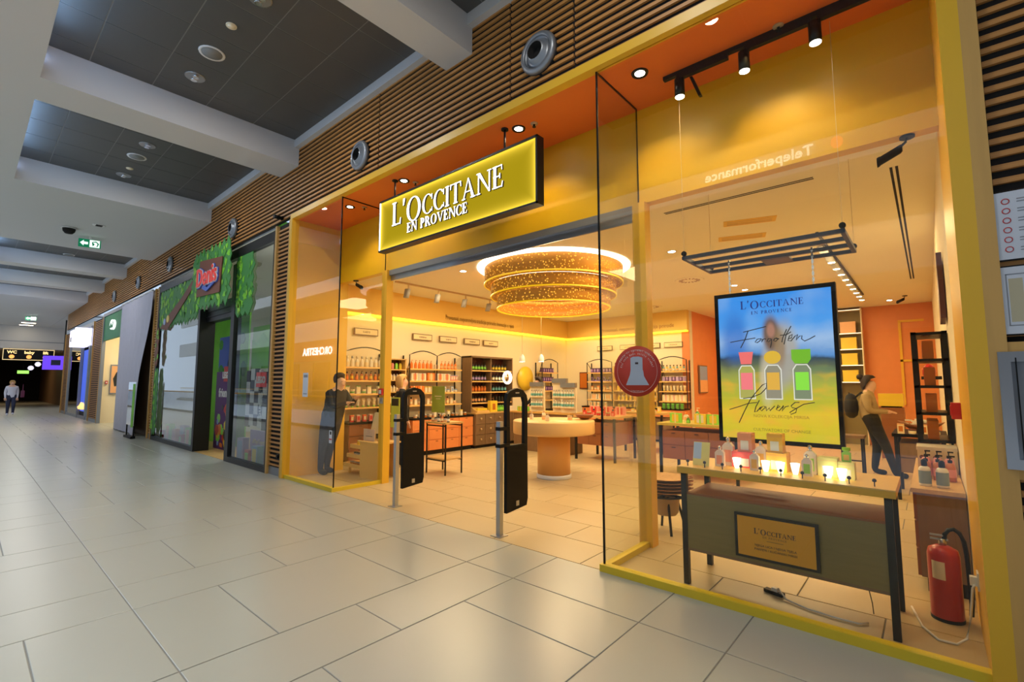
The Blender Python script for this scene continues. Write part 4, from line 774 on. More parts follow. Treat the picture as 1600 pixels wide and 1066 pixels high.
# wall plaques
for i, y in enumerate((5.02, 6.44, 7.2, 7.98, 8.65)):
    t = thing('wall_plaque', ['framed beige plaque above the arched unit behind left glass', 'first framed beige plaque right of the entrance post', 'second framed beige plaque right of the entrance post', 'third framed beige plaque, above left of dark bookcase', 'fourth framed beige plaque, above right of dark bookcase'][i], 'plaque', LW(y + .27), HP, 'beige plaques on the left wall')
    obj('frame', B(-.27, .27, -.03, -.001, 2.47, 2.61), 'dark_oak', t); obj('panel', B(-.25, .25, -.035, -.03, 2.487, 2.593), 'p_cream', t); obj('lettering', shift(text('VERBENA', .05, .002), 0, -.036, 2.52) if i % 2 else shift(text('KARITE', .05, .002), 0, -.036, 2.52), 'p_brown', t)
sm = text('Provansal, neponovljiva tradicija prirode. Inovacije u njezi', .17, .004); tag(obj('wall_lettering', sm.move(lambda x, y, z: (-8.395, 8.5 + x * .62, z * .9 + 3.0)), 'p_amber'), 'thin brown slogan lettering on the yellow band of the left wall', 'lettering')
sm = text('Provansal, neponovljiva tradicija prirode', .17, .004); tag(obj('wall_lettering', sm.move(lambda x, y, z: (-6.1 + x * .8, 12.245, z * .9 + 3.0)), 'p_amber'), 'thin brown slogan lettering on the yellow band of the back wall', 'lettering')
# mirror, yellow disc, make-up corner
t = thing('ring_mirror', 'round mirror with a glowing white ring on the left wall', 'mirror', (-8.1, 9.1, 1.66), HP); obj('ring_light', MB().lathe([(.13, .0), (.13, .03), (.17, .03), (.17, 0)], 28, ax='y'), mat('ring_glow', (1, 1, 1), .5, emit=(1, .93, .75), es=1.6), t); obj('mirror_glass', MB().lathe([(.001, .022), (.129, .022), (.129, .0)], 28, ax='y'), 'chrome', t); obj('arm', B(-.02, .02, 0, .12, -.02, .02), 'oak', t)
t = thing('yellow_disc', 'large yellow disc panel on the left wall beside the ring mirror', 'panel', (-8.50, 10.31, 1.65), HP); obj('disc', MB().lathe([(.001, .03), (.33, .03), (.33, 0)], 36, ax='y'), 'p_yellow', t); obj('spacer', MB().lathe([(.1, 0), (.1, -.015)], 12, ax='y'), 'oak', t)
spot('wall_wash', (-7.6, 11.3, 2.6), 12, (1, .95, .85), 90, (0, math.radians(-60), 0))
for x, y, l in ((-7.55, 9.05, 'left small white pendant lamp near the ring mirror'), (-7.15, 9.3, 'right small white pendant lamp near the yellow disc')):
    t = thing('pendant_lamp', l, 'lamp', (x, y, 3.42), 0, 'white pendant lamps'); obj('cord', MB().cyl(0, 0, -1.2, 0, .005, 5), 'knob', t); obj('shade', MB().lathe([(.02, -1.2), (.05, -1.24), (.07, -1.3), (.075, -1.38)], 14, cap=False), 'white_gloss', t); obj('bulb', MB().lathe([(.001, -1.375), (.06, -1.375), (.06, -1.36)], 12), 'lamp_white', t)
L_ = LW(10.8); arch_unit('arched shelf unit of purple boxes right of the yellow disc', L_, HP, .75)
for z, w_ in ((1.83, 'top'), (1.57, 'second'), (1.31, 'third')): row(L_, HP, .06, .68, z, -.14, 6, [('box', 'p_purple', 'p_dark', 'p_lilac')], 'purple carton on the %s shelf of the unit right of yellow disc' % w_, 'purple cartons, %s shelf' % w_)
drawers('terracotta drawer cabinet at the far end of the left wall', LW(9.7), HP, 2.2, .4, .78, 4, 3, 'terracotta', 'terracotta')
# --- back wall units, facing -Y
def BWl(x): return (x, YBK, 0)
for x, W_, l in ((-7.62, .82, 'arched shelf unit of purple boxes at the left of the back wall'), (-5.42, .76, 'arched shelf unit of lilac and white goods at right of back wall')): arch_unit(l, BWl(x), 0, W_, zb=.863)
rows_ = [(BWl(-7.62), .82, [[('box', 'p_purple', 'p_dark', 'p_lilac')], [('box', 'p_lilac', 'p_purple', 'p_dark'), ('jar', 'p_purple', 'p_dark', 'p_lilac')], [('box', 'p_peach', 'p_orange', 'p_cream'), ('jar', 'p_peach', 'p_white', 'p_peach')], [('gift', 'p_white', 'p_cream', 'p_peach')]], 'left back unit', ('purple carton', 'lilac item', 'peach item', 'white gift box')),
         (BWl(-5.42), .76, [[('bottle', 'p_teal', 'p_brown', 'p_peach'), ('bottle', 'p_yellow', 'p_brown', 'p_white')], [('box', 'p_lilac', 'p_white', 'p_lilac'), ('box', 'p_purple', 'p_cream', 'p_lilac')], [('tube', 'p_cream', 'p_yellow', 'p_white'), ('tube', 'p_white', 'p_yellow', 'p_white')], [('gift', 'p_cream', 'p_pink', 'p_white')]], 'right back unit', ('slim bottle', 'lilac carton', 'pale cream tube', 'cream gift box'))]
for L_, W_, kk, un, nn in rows_:
    for z, k, nm, w_ in zip((1.83, 1.57, 1.31, 1.05), kk, nn, ('top', 'second', 'third', 'lowest')):
        row(L_, 0, .06, W_ - .06, z, -.14, 3 if k[0][0] == 'gift' else 7, k, '%s on the %s shelf of the %s wall unit' % (nm, w_, un.replace('unit', '')), '%ss, %s' % (nm, un))
t = thing('open_shelving', 'open shelving crowded with yellow goods in middle of the back wall', 'shelf unit', BWl(-6.76)); 
for z in LV: obj('shelf', B(0, 1.3, -.28, -.01, z - .025, z), 'shelf_oak', t)
for x in (0, .64, 1.28): obj('upright', B(x, x + .02, -.28, 0, .863, 2.0), 'shelf_oak', t)
for z, w_, k in ((1.57, 'second', 'bottle'), (1.31, 'third', 'box'), (1.05, 'lowest', 'bottle'), (.86, 'counter', 'jar')):
    row(BWl(-6.76), 0, .05, 1.25, z, -.14, 10, [(k, 'p_yellow', 'p_cream', 'p_yellow'), (k, 'p_cream', 'p_yellow', 'p_yellow')], 'yellow %s on the %s level of the open yellow shelving' % (KC[k], w_), 'yellow goods, %s level' % w_, s=1.1)
row(BWl(-5.42), 0, .1, .7, .86, -.3, 5, [('box', 'p_green', 'p_lime', 'p_green')], 'green carton on the cabinet below the right back unit', 'green cartons at the back')
row(BWl(-7.62), 0, .1, .7, .86, -.3, 5, [('box', 'p_cream', 'p_white', 'p_peach')], 'cream carton on the cabinet below the left back unit', 'cream cartons at the back')
drawers('long terracotta and oak drawer cabinet along the back wall', BWl(-7.7), 0, 3.0, .42, .86, 5, 3, 'terracotta', 'terracotta')
for i, x in enumerate((-7.40, -6.65, -5.95, -5.33)):
    t = thing('wall_plaque', ['first', 'second', 'third', 'fourth'][i] + ' framed beige plaque from the left on the back wall', 'plaque', BWl(x + .25), 0, 'beige plaques on the back wall'); obj('frame', B(-.25, .25, -.03, -.001, 2.47, 2.61), 'dark_oak', t); obj('panel', B(-.235, .235, -.035, -.03, 2.485, 2.595), 'p_cream', t); obj('lettering', shift(text('LAVANDE', .05, .002), 0, -.036, 2.52), 'p_brown', t)
# --- round table with chandelier above
t = thing('round_display_table', 'round cream table on a thick orange pedestal near the entrance', 'table', (-4.66, 6.38, 0))
obj('tabletop', MB().lathe([(.60, .70), (.655, .71), (.66, .73), (.66, .90), (.65, .915), (.001, .92)], 48), mat('table_cream', (.78, .48, .18), .4), t); obj('pedestal', MB().lathe([(.265, .06), (.265, .71)], 40), mat('pedestal_orange', (.80, .42, .12), .4), t); obj('foot_ring', MB().lathe([(.275, 0), (.28, .01), (.28, .055), (.268, .065)], 40), 'white_gloss', t)
for i, (dx, dy) in enumerate(((-.3, -.2), (-.12, -.1), (.1, -.3), (.25, .1), (-.35, .2))): row((-4.66 + dx, 6.38 + dy, 0), .3 * i, -.04, .04, .92, 0, 1, [(('flask', 'p_white', 'knob', 'p_cream'), ('jar', 'p_cream', 'knob', 'p_peach'))[i % 2]], ['small perfume bottle at the front left of the round table', 'cream jar at the middle of the round table', 'small perfume bottle at front of round table', 'cream jar at right of round table', 'small perfume bottle at back of round table'][i], 'goods on round table')
t = thing('wooden_bowl', 'red-brown wooden bowl on the right side of the round table', 'bowl', (-4.32, 6.78, .9201)); obj('bowl', MB().lathe([(.06, 0), (.13, .04), (.16, .075), (.15, .075), (.12, .045), (.001, .015)], 20), 'red_wood', t)
ch = thing('chandelier', 'large tiered ring chandelier of gold mesh below a white halo', 'chandelier', (-4.63, 6.35, 3.42))
def mesh_mat():
    m = bpy.data.materials.new('gold_mesh'); m.use_nodes = True; nt = m.node_tree; b = nt.nodes['Principled BSDF']; L = nt.links
    tc = nt.nodes.new('ShaderNodeTexCoord'); v = nt.nodes.new('ShaderNodeTexVoronoi'); v.inputs['Scale'].default_value = 26; L.new(tc.outputs['Object'], v.inputs['Vector'])
    r = nt.nodes.new('ShaderNodeMapRange'); r.inputs['From Min'].default_value = .12; r.inputs['From Max'].default_value = .34; r.inputs['To Min'].default_value = 1.1; r.inputs['To Max'].default_value = .0; L.new(v.outputs['Distance'], r.inputs[0])
    b.inputs['Base Color'].default_value = (.50, .20, .015, 1); b.inputs['Roughness'].default_value = .6
    b.inputs['Emission Color'].default_value = (1, .52, .05, 1)
    ad = nt.nodes.new('ShaderNodeMath'); ad.operation = 'ADD'; ad.inputs[1].default_value = .06; L.new(r.outputs[0], ad.inputs[0]); L.new(ad.outputs[0], b.inputs['Emission Strength']); MATS['gold_mesh'] = m
mesh_mat(); mat('gold_band', (.4, .22, .01), .5, emit=(1, .60, .01), es=.62); mat('halo', (1, 1, 1), .5, emit=(1, .93, .8), es=3.2)
obj('halo_ring', MB().lathe([(1.20, -.02), (1.26, -.015), (1.26, 0)], 64), 'halo', ch)
for i, (r, z0, z1) in enumerate(((1.14, -.30, -.03), (1.03, -.50, -.30), (.93, -.70, -.50))):
    q = obj('tier', MB().lathe([(r, z1), (r, z0), (r - .006, z0), (r - .006, z1), (r, z1)], 72, cap=False), 'gold_mesh', ch)
    obj('band', MB().lathe([(r + .006, z0 - .0), (r + .006, z0 + .02), (r - .012, z0 + .02), (r - .012, z0), (r + .006, z0)], 72, cap=False), 'gold_band', q)
for r1, r2, z_ in ((1.14, 1.03, -.30), (1.03, .93, -.50)): obj('tier_base', MB().lathe([(r1 + .004, z_ + .004), (r2 - .003, z_ + .004), (r2 - .003, z_ + .012), (r1 + .004, z_ + .012)], 72, cap=False), 'gold_mesh', ch)
obj('inner_diffuser', MB().lathe([(.001, -.42), (.9, -.42), (.9, -.40)], 48), 'gold_mesh', ch)
l = bpy.data.lights.new('chandelier_light', 'POINT'); l.energy = 45; l.color = (1, .75, .4); l.shadow_soft_size = .25; o = bpy.data.objects.new('chandelier_light', l); o.location = (-4.63, 6.35, 2.55); C.objects.link(o)
# --- small black table with sign, sample goods
t = thing('high_side_table', 'small black-legged display table in front of terracotta cabinet', 'table', (-6.3, 5.48, 0), 0)
obj('tabletop', B(-.27, .25, -.2, .2, .83, .86), 'oak', t); obj('lower_shelf', B(-.25, .23, -.18, .18, .24, .26), 'oak', t)
for x in (-.26, .22):
    for y in (-.19, .17): obj('leg', B(x, x + .02, y, y + .02, 0, .83), 'black_metal', t)
for y in (-.19, .17): obj('rail', B(-.24, .22, y, y + .02, .79, .81).box(-.24, .22, y, y + .02, .22, .24), 'black_metal', t)
t = thing('counter_sign', 'olive green sign card standing on the small black-legged table', 'sign', (-6.42, 5.42, .86)); obj('card', B(-.16, .18, -.003, .003, .15, .60), mat('olive_card', (.33, .40, .05), .5), t); obj('stem', B(-.01, .01, -.005, .005, 0, .15), 'steel', t); obj('foot', B(-.05, .05, -.04, .04, 0, .008), 'steel', t); obj('text_line', B(-.08, .1, -.004, -.003, .42, .435).box(-.05, .07, -.004, -.003, .38, .39), 'p_cream', t)
row((-6.3, 5.38, 0), 0, -.24, .24, .86, 0, 6, [('bottle', 'p_amber', 'steel', 'p_cream'), ('jar', 'p_cream', 'steel', 'p_peach'), ('bottle', 'p_dark', 'backing_black', 'p_white')], 'sample bottle or jar on the small black-legged table', 'samples on small table', s=.8)
# --- centre tables
def leg_table(label, loc, W_, dp, H, top, body=None, z0=.3, name='display_table', cols=3):
    t = thing(name, label, 'table', loc); obj('tabletop', B(0, W_, 0, dp, H - .04, H), top, t)
    for x in (.02, W_ - .06):
        for y in (.02, dp - .06): obj('leg', B(x, x + .04, y, y + .04, 0, H - .04), 'black_metal', t)
    if body:
        obj('drawer_box', B(.07, W_ - .07, .05, dp - .05, z0, H - .12), body, t); w = (W_ - .14) / cols
        for i in range(cols):
            for j in range(2):
                h = (H - .12 - z0) / 2; d = obj('drawer', B(.07 + i * w + .005, .07 + (i + 1) * w - .005, .035, .05, z0 + j * h + .005, z0 + (j + 1) * h - .005), body, t); obj('handle', B(.07 + (i + .5) * w - .03, .07 + (i + .5) * w + .03, .025, .035, z0 + j * h + h * .8, z0 + j * h + h * .84), 'black_metal', d)
    return t
leg_table('display table with red-brown drawers behind the round table', (-5.5, 8.2, 0), .95, .9, .87, 'oak', 'red_wood')
row((-5.5, 8.2, 0), 0, .1, .85, .87, .2, 7, [('flask', 'p_red', 'p_dark', 'p_pink'), ('jar', 'p_brown', 'knob', 'p_red')], 'red perfume bottle or jar at the front of the red-brown drawer table', 'red goods, front row', s=1.1)
row((-5.5, 8.2, 0), 0, .1, .85, .87, .55, 5, [('gift', 'p_pink', 'p_cream', 'p_red'), ('bottle', 'p_red', 'p_dark', 'p_peach')], 'red or pink carton in back row on the red-brown drawer table', 'red goods, back row', s=1.0)
leg_table('second drawer table behind the red-brown one, partly behind glass edge', (-5.3, 9.9, 0), .95, .7, .87, 'oak', 'dark_oak')
row((-5.3, 9.9, 0), 0, .1, .85, .87, .2, 6, [('jar', 'p_cream', 'p_yellow', 'p_white'), ('box', 'p_yellow', 'p_cream', 'p_white')], 'pale yellow item on the rear drawer table', 'yellow goods on rear table')
t = leg_table('yellow-green topped display table with drawers behind the sticker glass', (-3.42, 7.55, 0), 1.25, .8, .87, mat('green_top', (.55, .42, .08), .45), 'red_wood')
row((-3.42, 7.55, 0), 0, .15, 1.15, .87, .18, 5, [('gift', 'p_lime', 'p_cream', 'p_yellow'), ('flask', 'p_green', 'knob', 'p_lime'), ('gift', 'p_yellow', 'p_lime', 'p_white')], 'green or yellow item, front row of the yellow-green table', 'green goods front row', s=.9)
row((-3.42, 7.55, 0), 0, .2, 1.15, .87, .5, 5, [('flask', 'p_white', 'p_orange', 'p_peach'), ('pump', 'p_green', 'p_cream', 'p_lime')], 'tall bottle in the back row of the yellow-green table', 'green goods back row', s=1.3)
# kiosks on the cash desk
t = thing('cash_desk', 'dark curved cash desk between the mirror wall and the round table', 'counter', (-6.35, 8.75, 0)); obj('body', B(-1.0, .55, -.25, .25, 0, .84), 'dark_oak', t); obj('worktop', B(-1.03, .58, -.28, .28, .84, .88), 'ochre_wood', t)
for i, (x, y, h) in enumerate(((-6.75, 8.6, .66), (-6.2, 8.7, .74), (-5.9, 8.6, .64))):
    t = thing('display_kiosk', ['left white sample stand with grey header on the cash desk', 'tallest white sample stand with grey header on the cash desk', 'right white sample stand with grey header on the cash desk'][i], 'stand', (x, y, .88), .2, 'white sample stands')
    obj('body', B(-.17, .17, .04, .10, 0, h), 'cream_wall', t); obj('header', B(-.17, .17, -.02, .11, h - .10, h), 'grey_metal', t); obj('shelf', B(-.15, .15, -.04, .04, .1, .12).box(-.15, .15, -.04, .04, .32, .34), 'cream_wall', t)
    for q in range(5):
        for z in (.12, .34): 
            if z + .18 < h - .09: inst('sample_tube', prod('bottle', 'p_white', 'steel', 'p_teal', s=.9), (-.12 + q * .06, -.005, z), t)
row((-6.95, 8.55, 0), 0, -.3, .0, .88, 0, 3, [('gift', 'p_lime', 'p_green', 'p_yellow')], 'lime green box at the left end of the cash desk', 'lime boxes on cash desk', s=.6)
t = thing('wall_picture', 'small dark red framed picture on the wall left of back unit', 'picture', (-7.9, 12.36, 1.35)); obj('frame', B(-.14, .14, 0, .03, 0, .5), 'p_brown', t); obj('print', B(-.12, .12, -.004, 0, .03, .47), 'p_amber', t)
t = thing('wall_picture', 'blue and orange landscape picture on the orange wall beside the screen', 'picture', (-4.64, 13.2, 1.25), HP); obj('frame', B(-.3, .3, -.03, 0, 0, .75), 'dark_oak', t); obj('print', B(-.27, .27, -.035, -.03, .35, .72), 'p_blue', t); obj('print', B(-.27, .27, -.035, -.03, .03, .35), 'p_peach', t)
# left window stand: pale wooden shelf unit with goods and signs
t = thing('stepped_stand', 'pale wooden stand with stepped trays in the left glass bay', 'stand', (-7.05, 4.35, 0), 0)
obj('side_panel', B(.0, .50, -.02, .0, 0, .55), 'shelf_oak', t); obj('side_panel', B(.0, .50, .36, .38, 0, .55), 'shelf_oak', t); obj('top_panel', B(-.02, .52, -.03, .4, .55, .575), 'shelf_oak', t)
for z, x in ((.12, -.52), (.28, -.42), (.44, -.32)): obj('tray', B(x, 0, 0, .36, z, z + .02).box(x - .01, x, 0, .36, z, z + .06).box(x, 0, -.012, 0, z, z + .06), 'shelf_oak', t)
obj('leg', B(-.45, -.42, .05, .08, 0, .12).box(-.45, -.42, .28, .31, 0, .12), 'shelf_oak', t)
row((-7.05, 4.35, 0), 0, -.50, -.03, .14, .12, 7, [('jar', 'p_peach', 'steel', 'p_amber')], 'small amber jar on the bottom tray of the pale stand', 'jars, bottom tray', s=.75)
row((-7.05, 4.35, 0), 0, -.40, -.03, .30, .12, 5, [('jar', 'p_blue', 'p_dark', 'p_white')], 'small blue-grey jar on the middle tray of the pale stand', 'jars, middle tray', s=.8)
row((-7.05, 4.35, 0), 0, -.30, -.03, .46, .12, 4, [('box', 'p_yellow', 'p_cream', 'p_yellow')], 'small yellow carton on the top tray of the pale stand', 'cartons, top tray', s=.7)
t = thing('small_notice', 'pale pink notice card standing on the pale wooden stand', 'notice', (-6.9, 4.42, .575)); obj('card', B(-.2, .12, -.003, .003, .0, .19), mat('notice_pink', (.75, .55, .45), .5), t); obj('text_line', B(-.13, .06, -.004, -.003, .07, .08), 'grey_metal', t)
t = thing('paper_bag', 'cream paper bag with a dark label on the pale wooden stand', 'bag', (-6.95, 4.6, .575), .2); obj('bag_body', MB().add([(-.15, -.07, 0), (.15, -.07, 0), (.15, .07, 0), (-.15, .07, 0), (-.07, -.02, .45), (.11, -.02, .45), (.11, .02, .45), (-.07, .02, .45)], [(0, 3, 2, 1), (4, 5, 6, 7), (0, 1, 5, 4), (1, 2, 6, 5), (2, 3, 7, 6), (3, 0, 4, 7)]), 'p_cream', t); obj('label', B(.02, .16, -.075, -.07, .03, .11), 'p_dark', t)
t = thing('standing_sign', 'lime green upright sign with dark heading by the pale stand', 'sign', (-6.75, 4.78, .575)); obj('card', B(-.12, .12, 0, .01, .2, .7), mat('lime_card', (.48, .55, .06), .5), t); obj('heading', B(-.1, .09, -.003, 0, .56, .68), 'p_dark', t); obj('foot', B(-.02, .02, -.03, .04, 0, .2), 'steel', t)
t = thing('alarm_button', 'red square alarm button on the left yellow entrance post', 'alarm', (-6.37, 4.245, 1.33)); obj('case', B(-.05, .05, -.02, .012, 0, .10), 'red_plastic', t); obj('glass', B(-.03, .03, -.023, -.02, .02, .075), 'white_gloss', t)
t = thing('switch_plate', 'grey switch plate under the red alarm button', 'switch', (-6.37, 4.255, 1.2)); obj('plate', B(-.045, .045, -.01, .004, 0, .09), 'steel', t); obj('key', B(-.012, .012, -.014, -.01, .03, .06), 'grey_metal', t)
t = thing('alarm_box', 'red box mounted on the right wall behind the right jamb', 'alarm', (.15, 4.55, 1.26)); obj('case', B(-.05, 0, -.08, .05, 0, .11), 'red_plastic', t); obj('cover', B(-.055, -.05, -.05, .02, .02, .09), 'red_plastic', t)
# baskets
t = thing('basket_stand', 'black stand with crossed legs holding the stacked baskets', 'stand', (-2.12, 4.85, 0))
for a_ in (.6, 2.2, 3.7, 5.3): obj('leg', MB().tube([(.10 * math.cos(a_), .10 * math.sin(a_), .36), (.20 * math.cos(a_), .18 * math.sin(a_), .0)], .013, 6), 'black_metal', t)
obj('hoop', MB().lathe([(.2, .355), (.215, .365), (.2, .375), (.19, .365), (.2, .355)], 20, cap=False), 'black_metal', t)
obj('cross_bar', B(-.19, .19, -.008, .008, .355, .37).box(-.008, .008, -.19, .19, .355, .37), 'black_metal', t)
mat('wicker', (.45, .24, .08), .7, noise=.3, nscale=40, bump=.6); 
for i in range(5):
    z = .38 + i * .032; t = thing('wicker_basket', ['lowest', 'second lowest', 'middle', 'second highest', 'topmost'][i] + ' brown wicker basket of the stack behind right yellow post', 'basket', (-2.12 + .005 * (i % 2), 4.85, z), .1 * i, 'stacked baskets')
    obj('basket', MB().lathe([(.10, 0), (.17, .02), (.225, .03), (.235, .038), (.215, .036), (.16, .028), (.1, .01), (.001, .01)], 20, cap=False), 'wicker', t)
    obj('handle', MB().tube([(.22, -.04, .035), (.26, -.03, .045), (.26, .03, .045), (.22, .04, .035)], .008, 5), 'red_wood', t); obj('handle', MB().tube([(-.22, -.04, .035), (-.26, -.03, .045), (-.26, .03, .045), (-.22, .04, .035)], .008, 5), 'red_wood', t)
t = thing('burlap_liner', 'tan cloth liner hanging under the basket stand hoop', 'liner', (-2.12, 4.85, .17)); obj('bag', MB().lathe([(.10, 0), (.12, .03), (.135, .18)], 16, cap=False), 'jacket_tan', t)
# right wall: front cabinet, black shelving, bread table
t = drawers('brown drawer cabinet behind the fire extinguisher along the right wall', (.145, 6.6, 0), -HP, 1.9, .29, .73, 4, 3, 'dark_oak', 'red_wood', None, 'oak', .1)
for i, (x, y) in enumerate(((-.07, 4.86), (.03, 4.84))):
    t = thing('pump_bottle', ['left', 'right'][i] + ' grey-blue pump bottle at the front of the right cabinet', 'bottle', (x, y, .73), 0, 'grey pump bottles'); obj('body', MB().lathe([(.034, 0), (.037, .01), (.037, .12), (.03, .14), (.015, .148)], 16), 'p_white', t); obj('label', MB().lathe([(.0375, .02), (.0375, .115)], 16, cap=False), mat('label_slate', (.22, .30, .33), .5), t); obj('pump', MB().lathe([(.018, .148), (.02, .16), (.018, .19), (.008, .2)], 12), 'black_plastic', t)
row((0, 0, 0), 0, -.10, .12, .73, 5.2, 3, [('pump', 'p_amber', 'backing_black', 'p_pink')], 'amber pump bottle behind the two grey bottles', 'amber pump bottles right cabinet', s=1.1)
row((0, 0, 0), 0, -.10, .12, .73, 5.5, 3, [('pump', 'p_pink', 'backing_black', 'p_amber')], 'pink pump bottle in the third row of right cabinet', 'pink pump bottles right cabinet', s=1.1)
t = thing('patterned_box', 'white patterned storage box on the right cabinet behind the bottles', 'box', (-.0, 5.75, .73)); obj('box', B(-.12, .14, -.15, .15, 0, .19), 'cream_wall', t); obj('lid', B(-.125, .145, -.155, .155, .19, .22), 'p_white', t)
for q in range(6): obj('spot_pattern', MB().lathe([(.001, .0012), (.018, .0012), (.018, 0)], 8, (-.09 + (q % 3) * .09, -.151, .05 + (q // 3) * .08), ax='y'), 'red_wood', t)
t = thing('black_shelf_rack', 'tall black metal shelf rack on the right wall with bags and bottles', 'shelf unit', (.145, 6.55, .96), -HP)
for u in (0, .6): obj('upright', B(u, u + .03, -.26, -.22, 0, 1.03).box(u, u + .03, -.04, 0, 0, 1.03), 'black_metal', t)
for z in (.0, .25, .5, .75, 1.0): obj('shelf', B(0, .63, -.26, 0, z, z + .025), 'black_metal', t)
obj('diagonal', MB().tube([(.02, -.24, .0), (.6, -.24, .5)], .01, 4), 'black_metal', t); obj('bracket', B(0, .03, -.02, 0, -.2, 0), 'black_metal', t)
for z, w_ in ((.986, 'lowest'), (1.236, 'second'), (1.486, 'third'), (1.736, 'fourth')): row((.15, 6.62, 0), -HP, .05, .6, z, -.15, 4, [('bottle', 'p_peach', 'backing_black', 'p_cream'), ('gift', 'p_amber', 'p_cream', 'p_red')], 'bottle or small box on the %s shelf of the black rack' % w_, 'goods on black rack, %s shelf' % w_, s=1.0 if z < 2 else .8)
t = thing('wall_art', 'dark carved hanging on the right wall above the black rack', 'picture', (.145, 5.75, 2.05), -HP); obj('board', MB().poly([(-.2, 0), (.2, .02), (.24, .35), (.1, .62), (-.1, .55), (-.22, .3)], (-.04, -.002)), 'p_brown', t)
leg_table('dark table with bread-shaped wooden bowl in front of the right wall', (-.42, 8.1, 0), .55, .9, .85, 'black_plastic', 'dark_oak', .35, 'dark_display_table', 1)
t = thing('boat_bowl', 'boat-shaped wooden bowl full of wrapped samples on the dark table', 'bowl', (-.12, 8.35, .8501)); obj('bowl', MB().lathe([(.07, 0), (.17, .06), (.22, .1), (.205, .1), (.15, .06), (.001, .03)], 20).move(lambda x, y, z: (x * 1.1, y * .8, z + abs(x) * .25)), 'red_wood', t)
smp = MB()
for q in range(46): a_ = rnd.uniform(0, 6.28); r_ = rnd.uniform(0, .15); x, y, z = r_ * math.cos(a_) * 1.1, r_ * math.sin(a_) * .8, .1 + rnd.uniform(0, .07); smp.box(x - .025, x + .025, y - .018, y + .018, z, z + .02)
obj('wrapped_samples', smp, 'p_white', t, kind='stuff')
row((-.42, 8.1, 0), 0, .04, .5, .85, .04, 4, [('box', 'p_cream', 'p_peach', 'p_amber'), ('jar', 'p_white', 'p_brown', 'p_cream')], 'cream carton or jar at the front edge of dark table', 'goods on dark table')
t = thing('yellow_counter', 'small dark counter with a yellow box top at far right wall', 'counter', (-.62, 12.6, 0)); obj('body', B(-.2, .2, -.2, .2, 0, 1.02), 'red_wood', t); obj('box_top', B(-.2, .2, -.2, .2, 1.05, 1.3), 'p_yellow', t); obj('gap', B(-.16, .16, -.16, .16, 1.02, 1.05), 'backing_black', t)
t = thing('tall_shelving', 'tall pale shelving with yellow boxes on the far orange wall', 'shelf unit', (-1.45, 14.8, 0)); obj('side_panel', B(-.28, -.26, -.25, 0, 0, 3.4), 'cream_wall', t); obj('side_panel', B(.24, .26, -.25, 0, 0, 3.4), 'cream_wall', t); obj('back_panel', B(-.26, .24, -.02, 0, 0, 3.4), 'olive_wood', t)
for z in (1.55, 1.97, 2.37, 2.77, 3.36): s_ = obj('shelf', B(-.26, .24, -.25, -.02, z - .02, z), 'cream_wall', t); obj('shelf_light', B(-.26, .24, -.255, -.25, z - .02, z), mat('shelf_glow', (1, 1, 1), .5, emit=(1, .9, .7), es=1.0), s_)
for i, z in enumerate((1.55, 1.97, 2.37, 2.77)):
    t = thing('storage_box', ['lowest', 'second lowest', 'second highest', 'highest'][i] + ' large yellow box on the far niche shelving', 'box', (-1.48, 14.65, z), 0, 'yellow storage boxes'); obj('box', B(-.16, .16, -.08, .08, 0, .26), 'p_yellow' if i < 3 else 'p_peach', t); obj('lid', B(-.165, .165, -.085, .085, .26, .29), 'p_yellow' if i < 3 else 'p_peach', t)
t = thing('red_lantern', 'red lantern on a black wall bracket at the far right wall', 'lamp', (.0, 10.2, 1.62)); obj('shade', MB().lathe([(.06, 0), (.08, .03), (.08, .12), (.05, .17), (.02, .2)], 12), 'red_plastic', t); obj('bracket', B(-.1, .15, -.05, .05, -.05, 0), 'black_metal', t)
t = thing('bar_stool', 'dark high stool beside the woman with the backpack', 'stool', (-1.02, 9.75, 0)); obj('seat', B(-.17, .17, -.17, .17, .62, .66), 'dark_oak', t)
for x in (-.15, .12):
    for y in (-.15, .12): obj('leg', B(x, x + .03, y, y + .03, 0, .62), 'black_metal', t)
obj('foot_rail', B(-.14, .14, -.15, -.13, .25, .27), 'black_metal', t)
# --- ceiling items in the shop
for i, (x, y, l) in enumerate(((-2.72, 6.66, 'left of the hanging rack'), (-2.77, 9.8, 'left of the screen chain'), (-2.74, 10.4, 'beside the left chain of the screen'), (-1.03, 7.13, 'behind the hanging rack'), (-1.71, 13.0, 'at the far end by the niche'), (-.59, 13.9, 'above far orange wall'), (-5.9, 5.5, 'beside the grey track lights'), (-6.2, 10.5, 'behind the chandelier'))):
    t = thing('shop_downlight', 'small round ceiling downlight ' + l, 'light', (x, y, 3.42), 0, 'shop ceiling downlights'); obj('rim', MB().lathe([(.05, -.004), (.065, -.006), (.068, 0)], 16), 'white_gloss', t); obj('lamp', MB().lathe([(.001, -.007), (.05, -.007)], 14), 'lamp_white', t)
tk = thing('ceiling_track', 'long dark spotlight track running deep into the shop behind screen', 'track', (-.97, 7.0, 3.42)); obj('rail', B(-.015, .015, 0, 5.6, -.02, 0), 'black_metal', tk)
for i in range(10):
    t = thing('track_spotlight', ['nearest', 'second', 'third', 'fourth', 'fifth', 'sixth', 'seventh', 'eighth', 'ninth', 'farthest'][i] + ' white spotlight on the long track behind the screen', 'light', (-1.03, 7.7 + i * .52, 3.40), 0, 'spotlights on the long track')
    obj('head', MB().lathe([(.05, 0), (.05, -.13)], 14).move(lambda x, y, z: (x - z * .35, y - z * .3, z)), 'white_gloss', t); obj('lamp', MB().lathe([(.001, -.132), (.046, -.132)], 14).move(lambda x, y, z: (x - z * .35, y - z * .3, z)), 'lamp_warm', t)
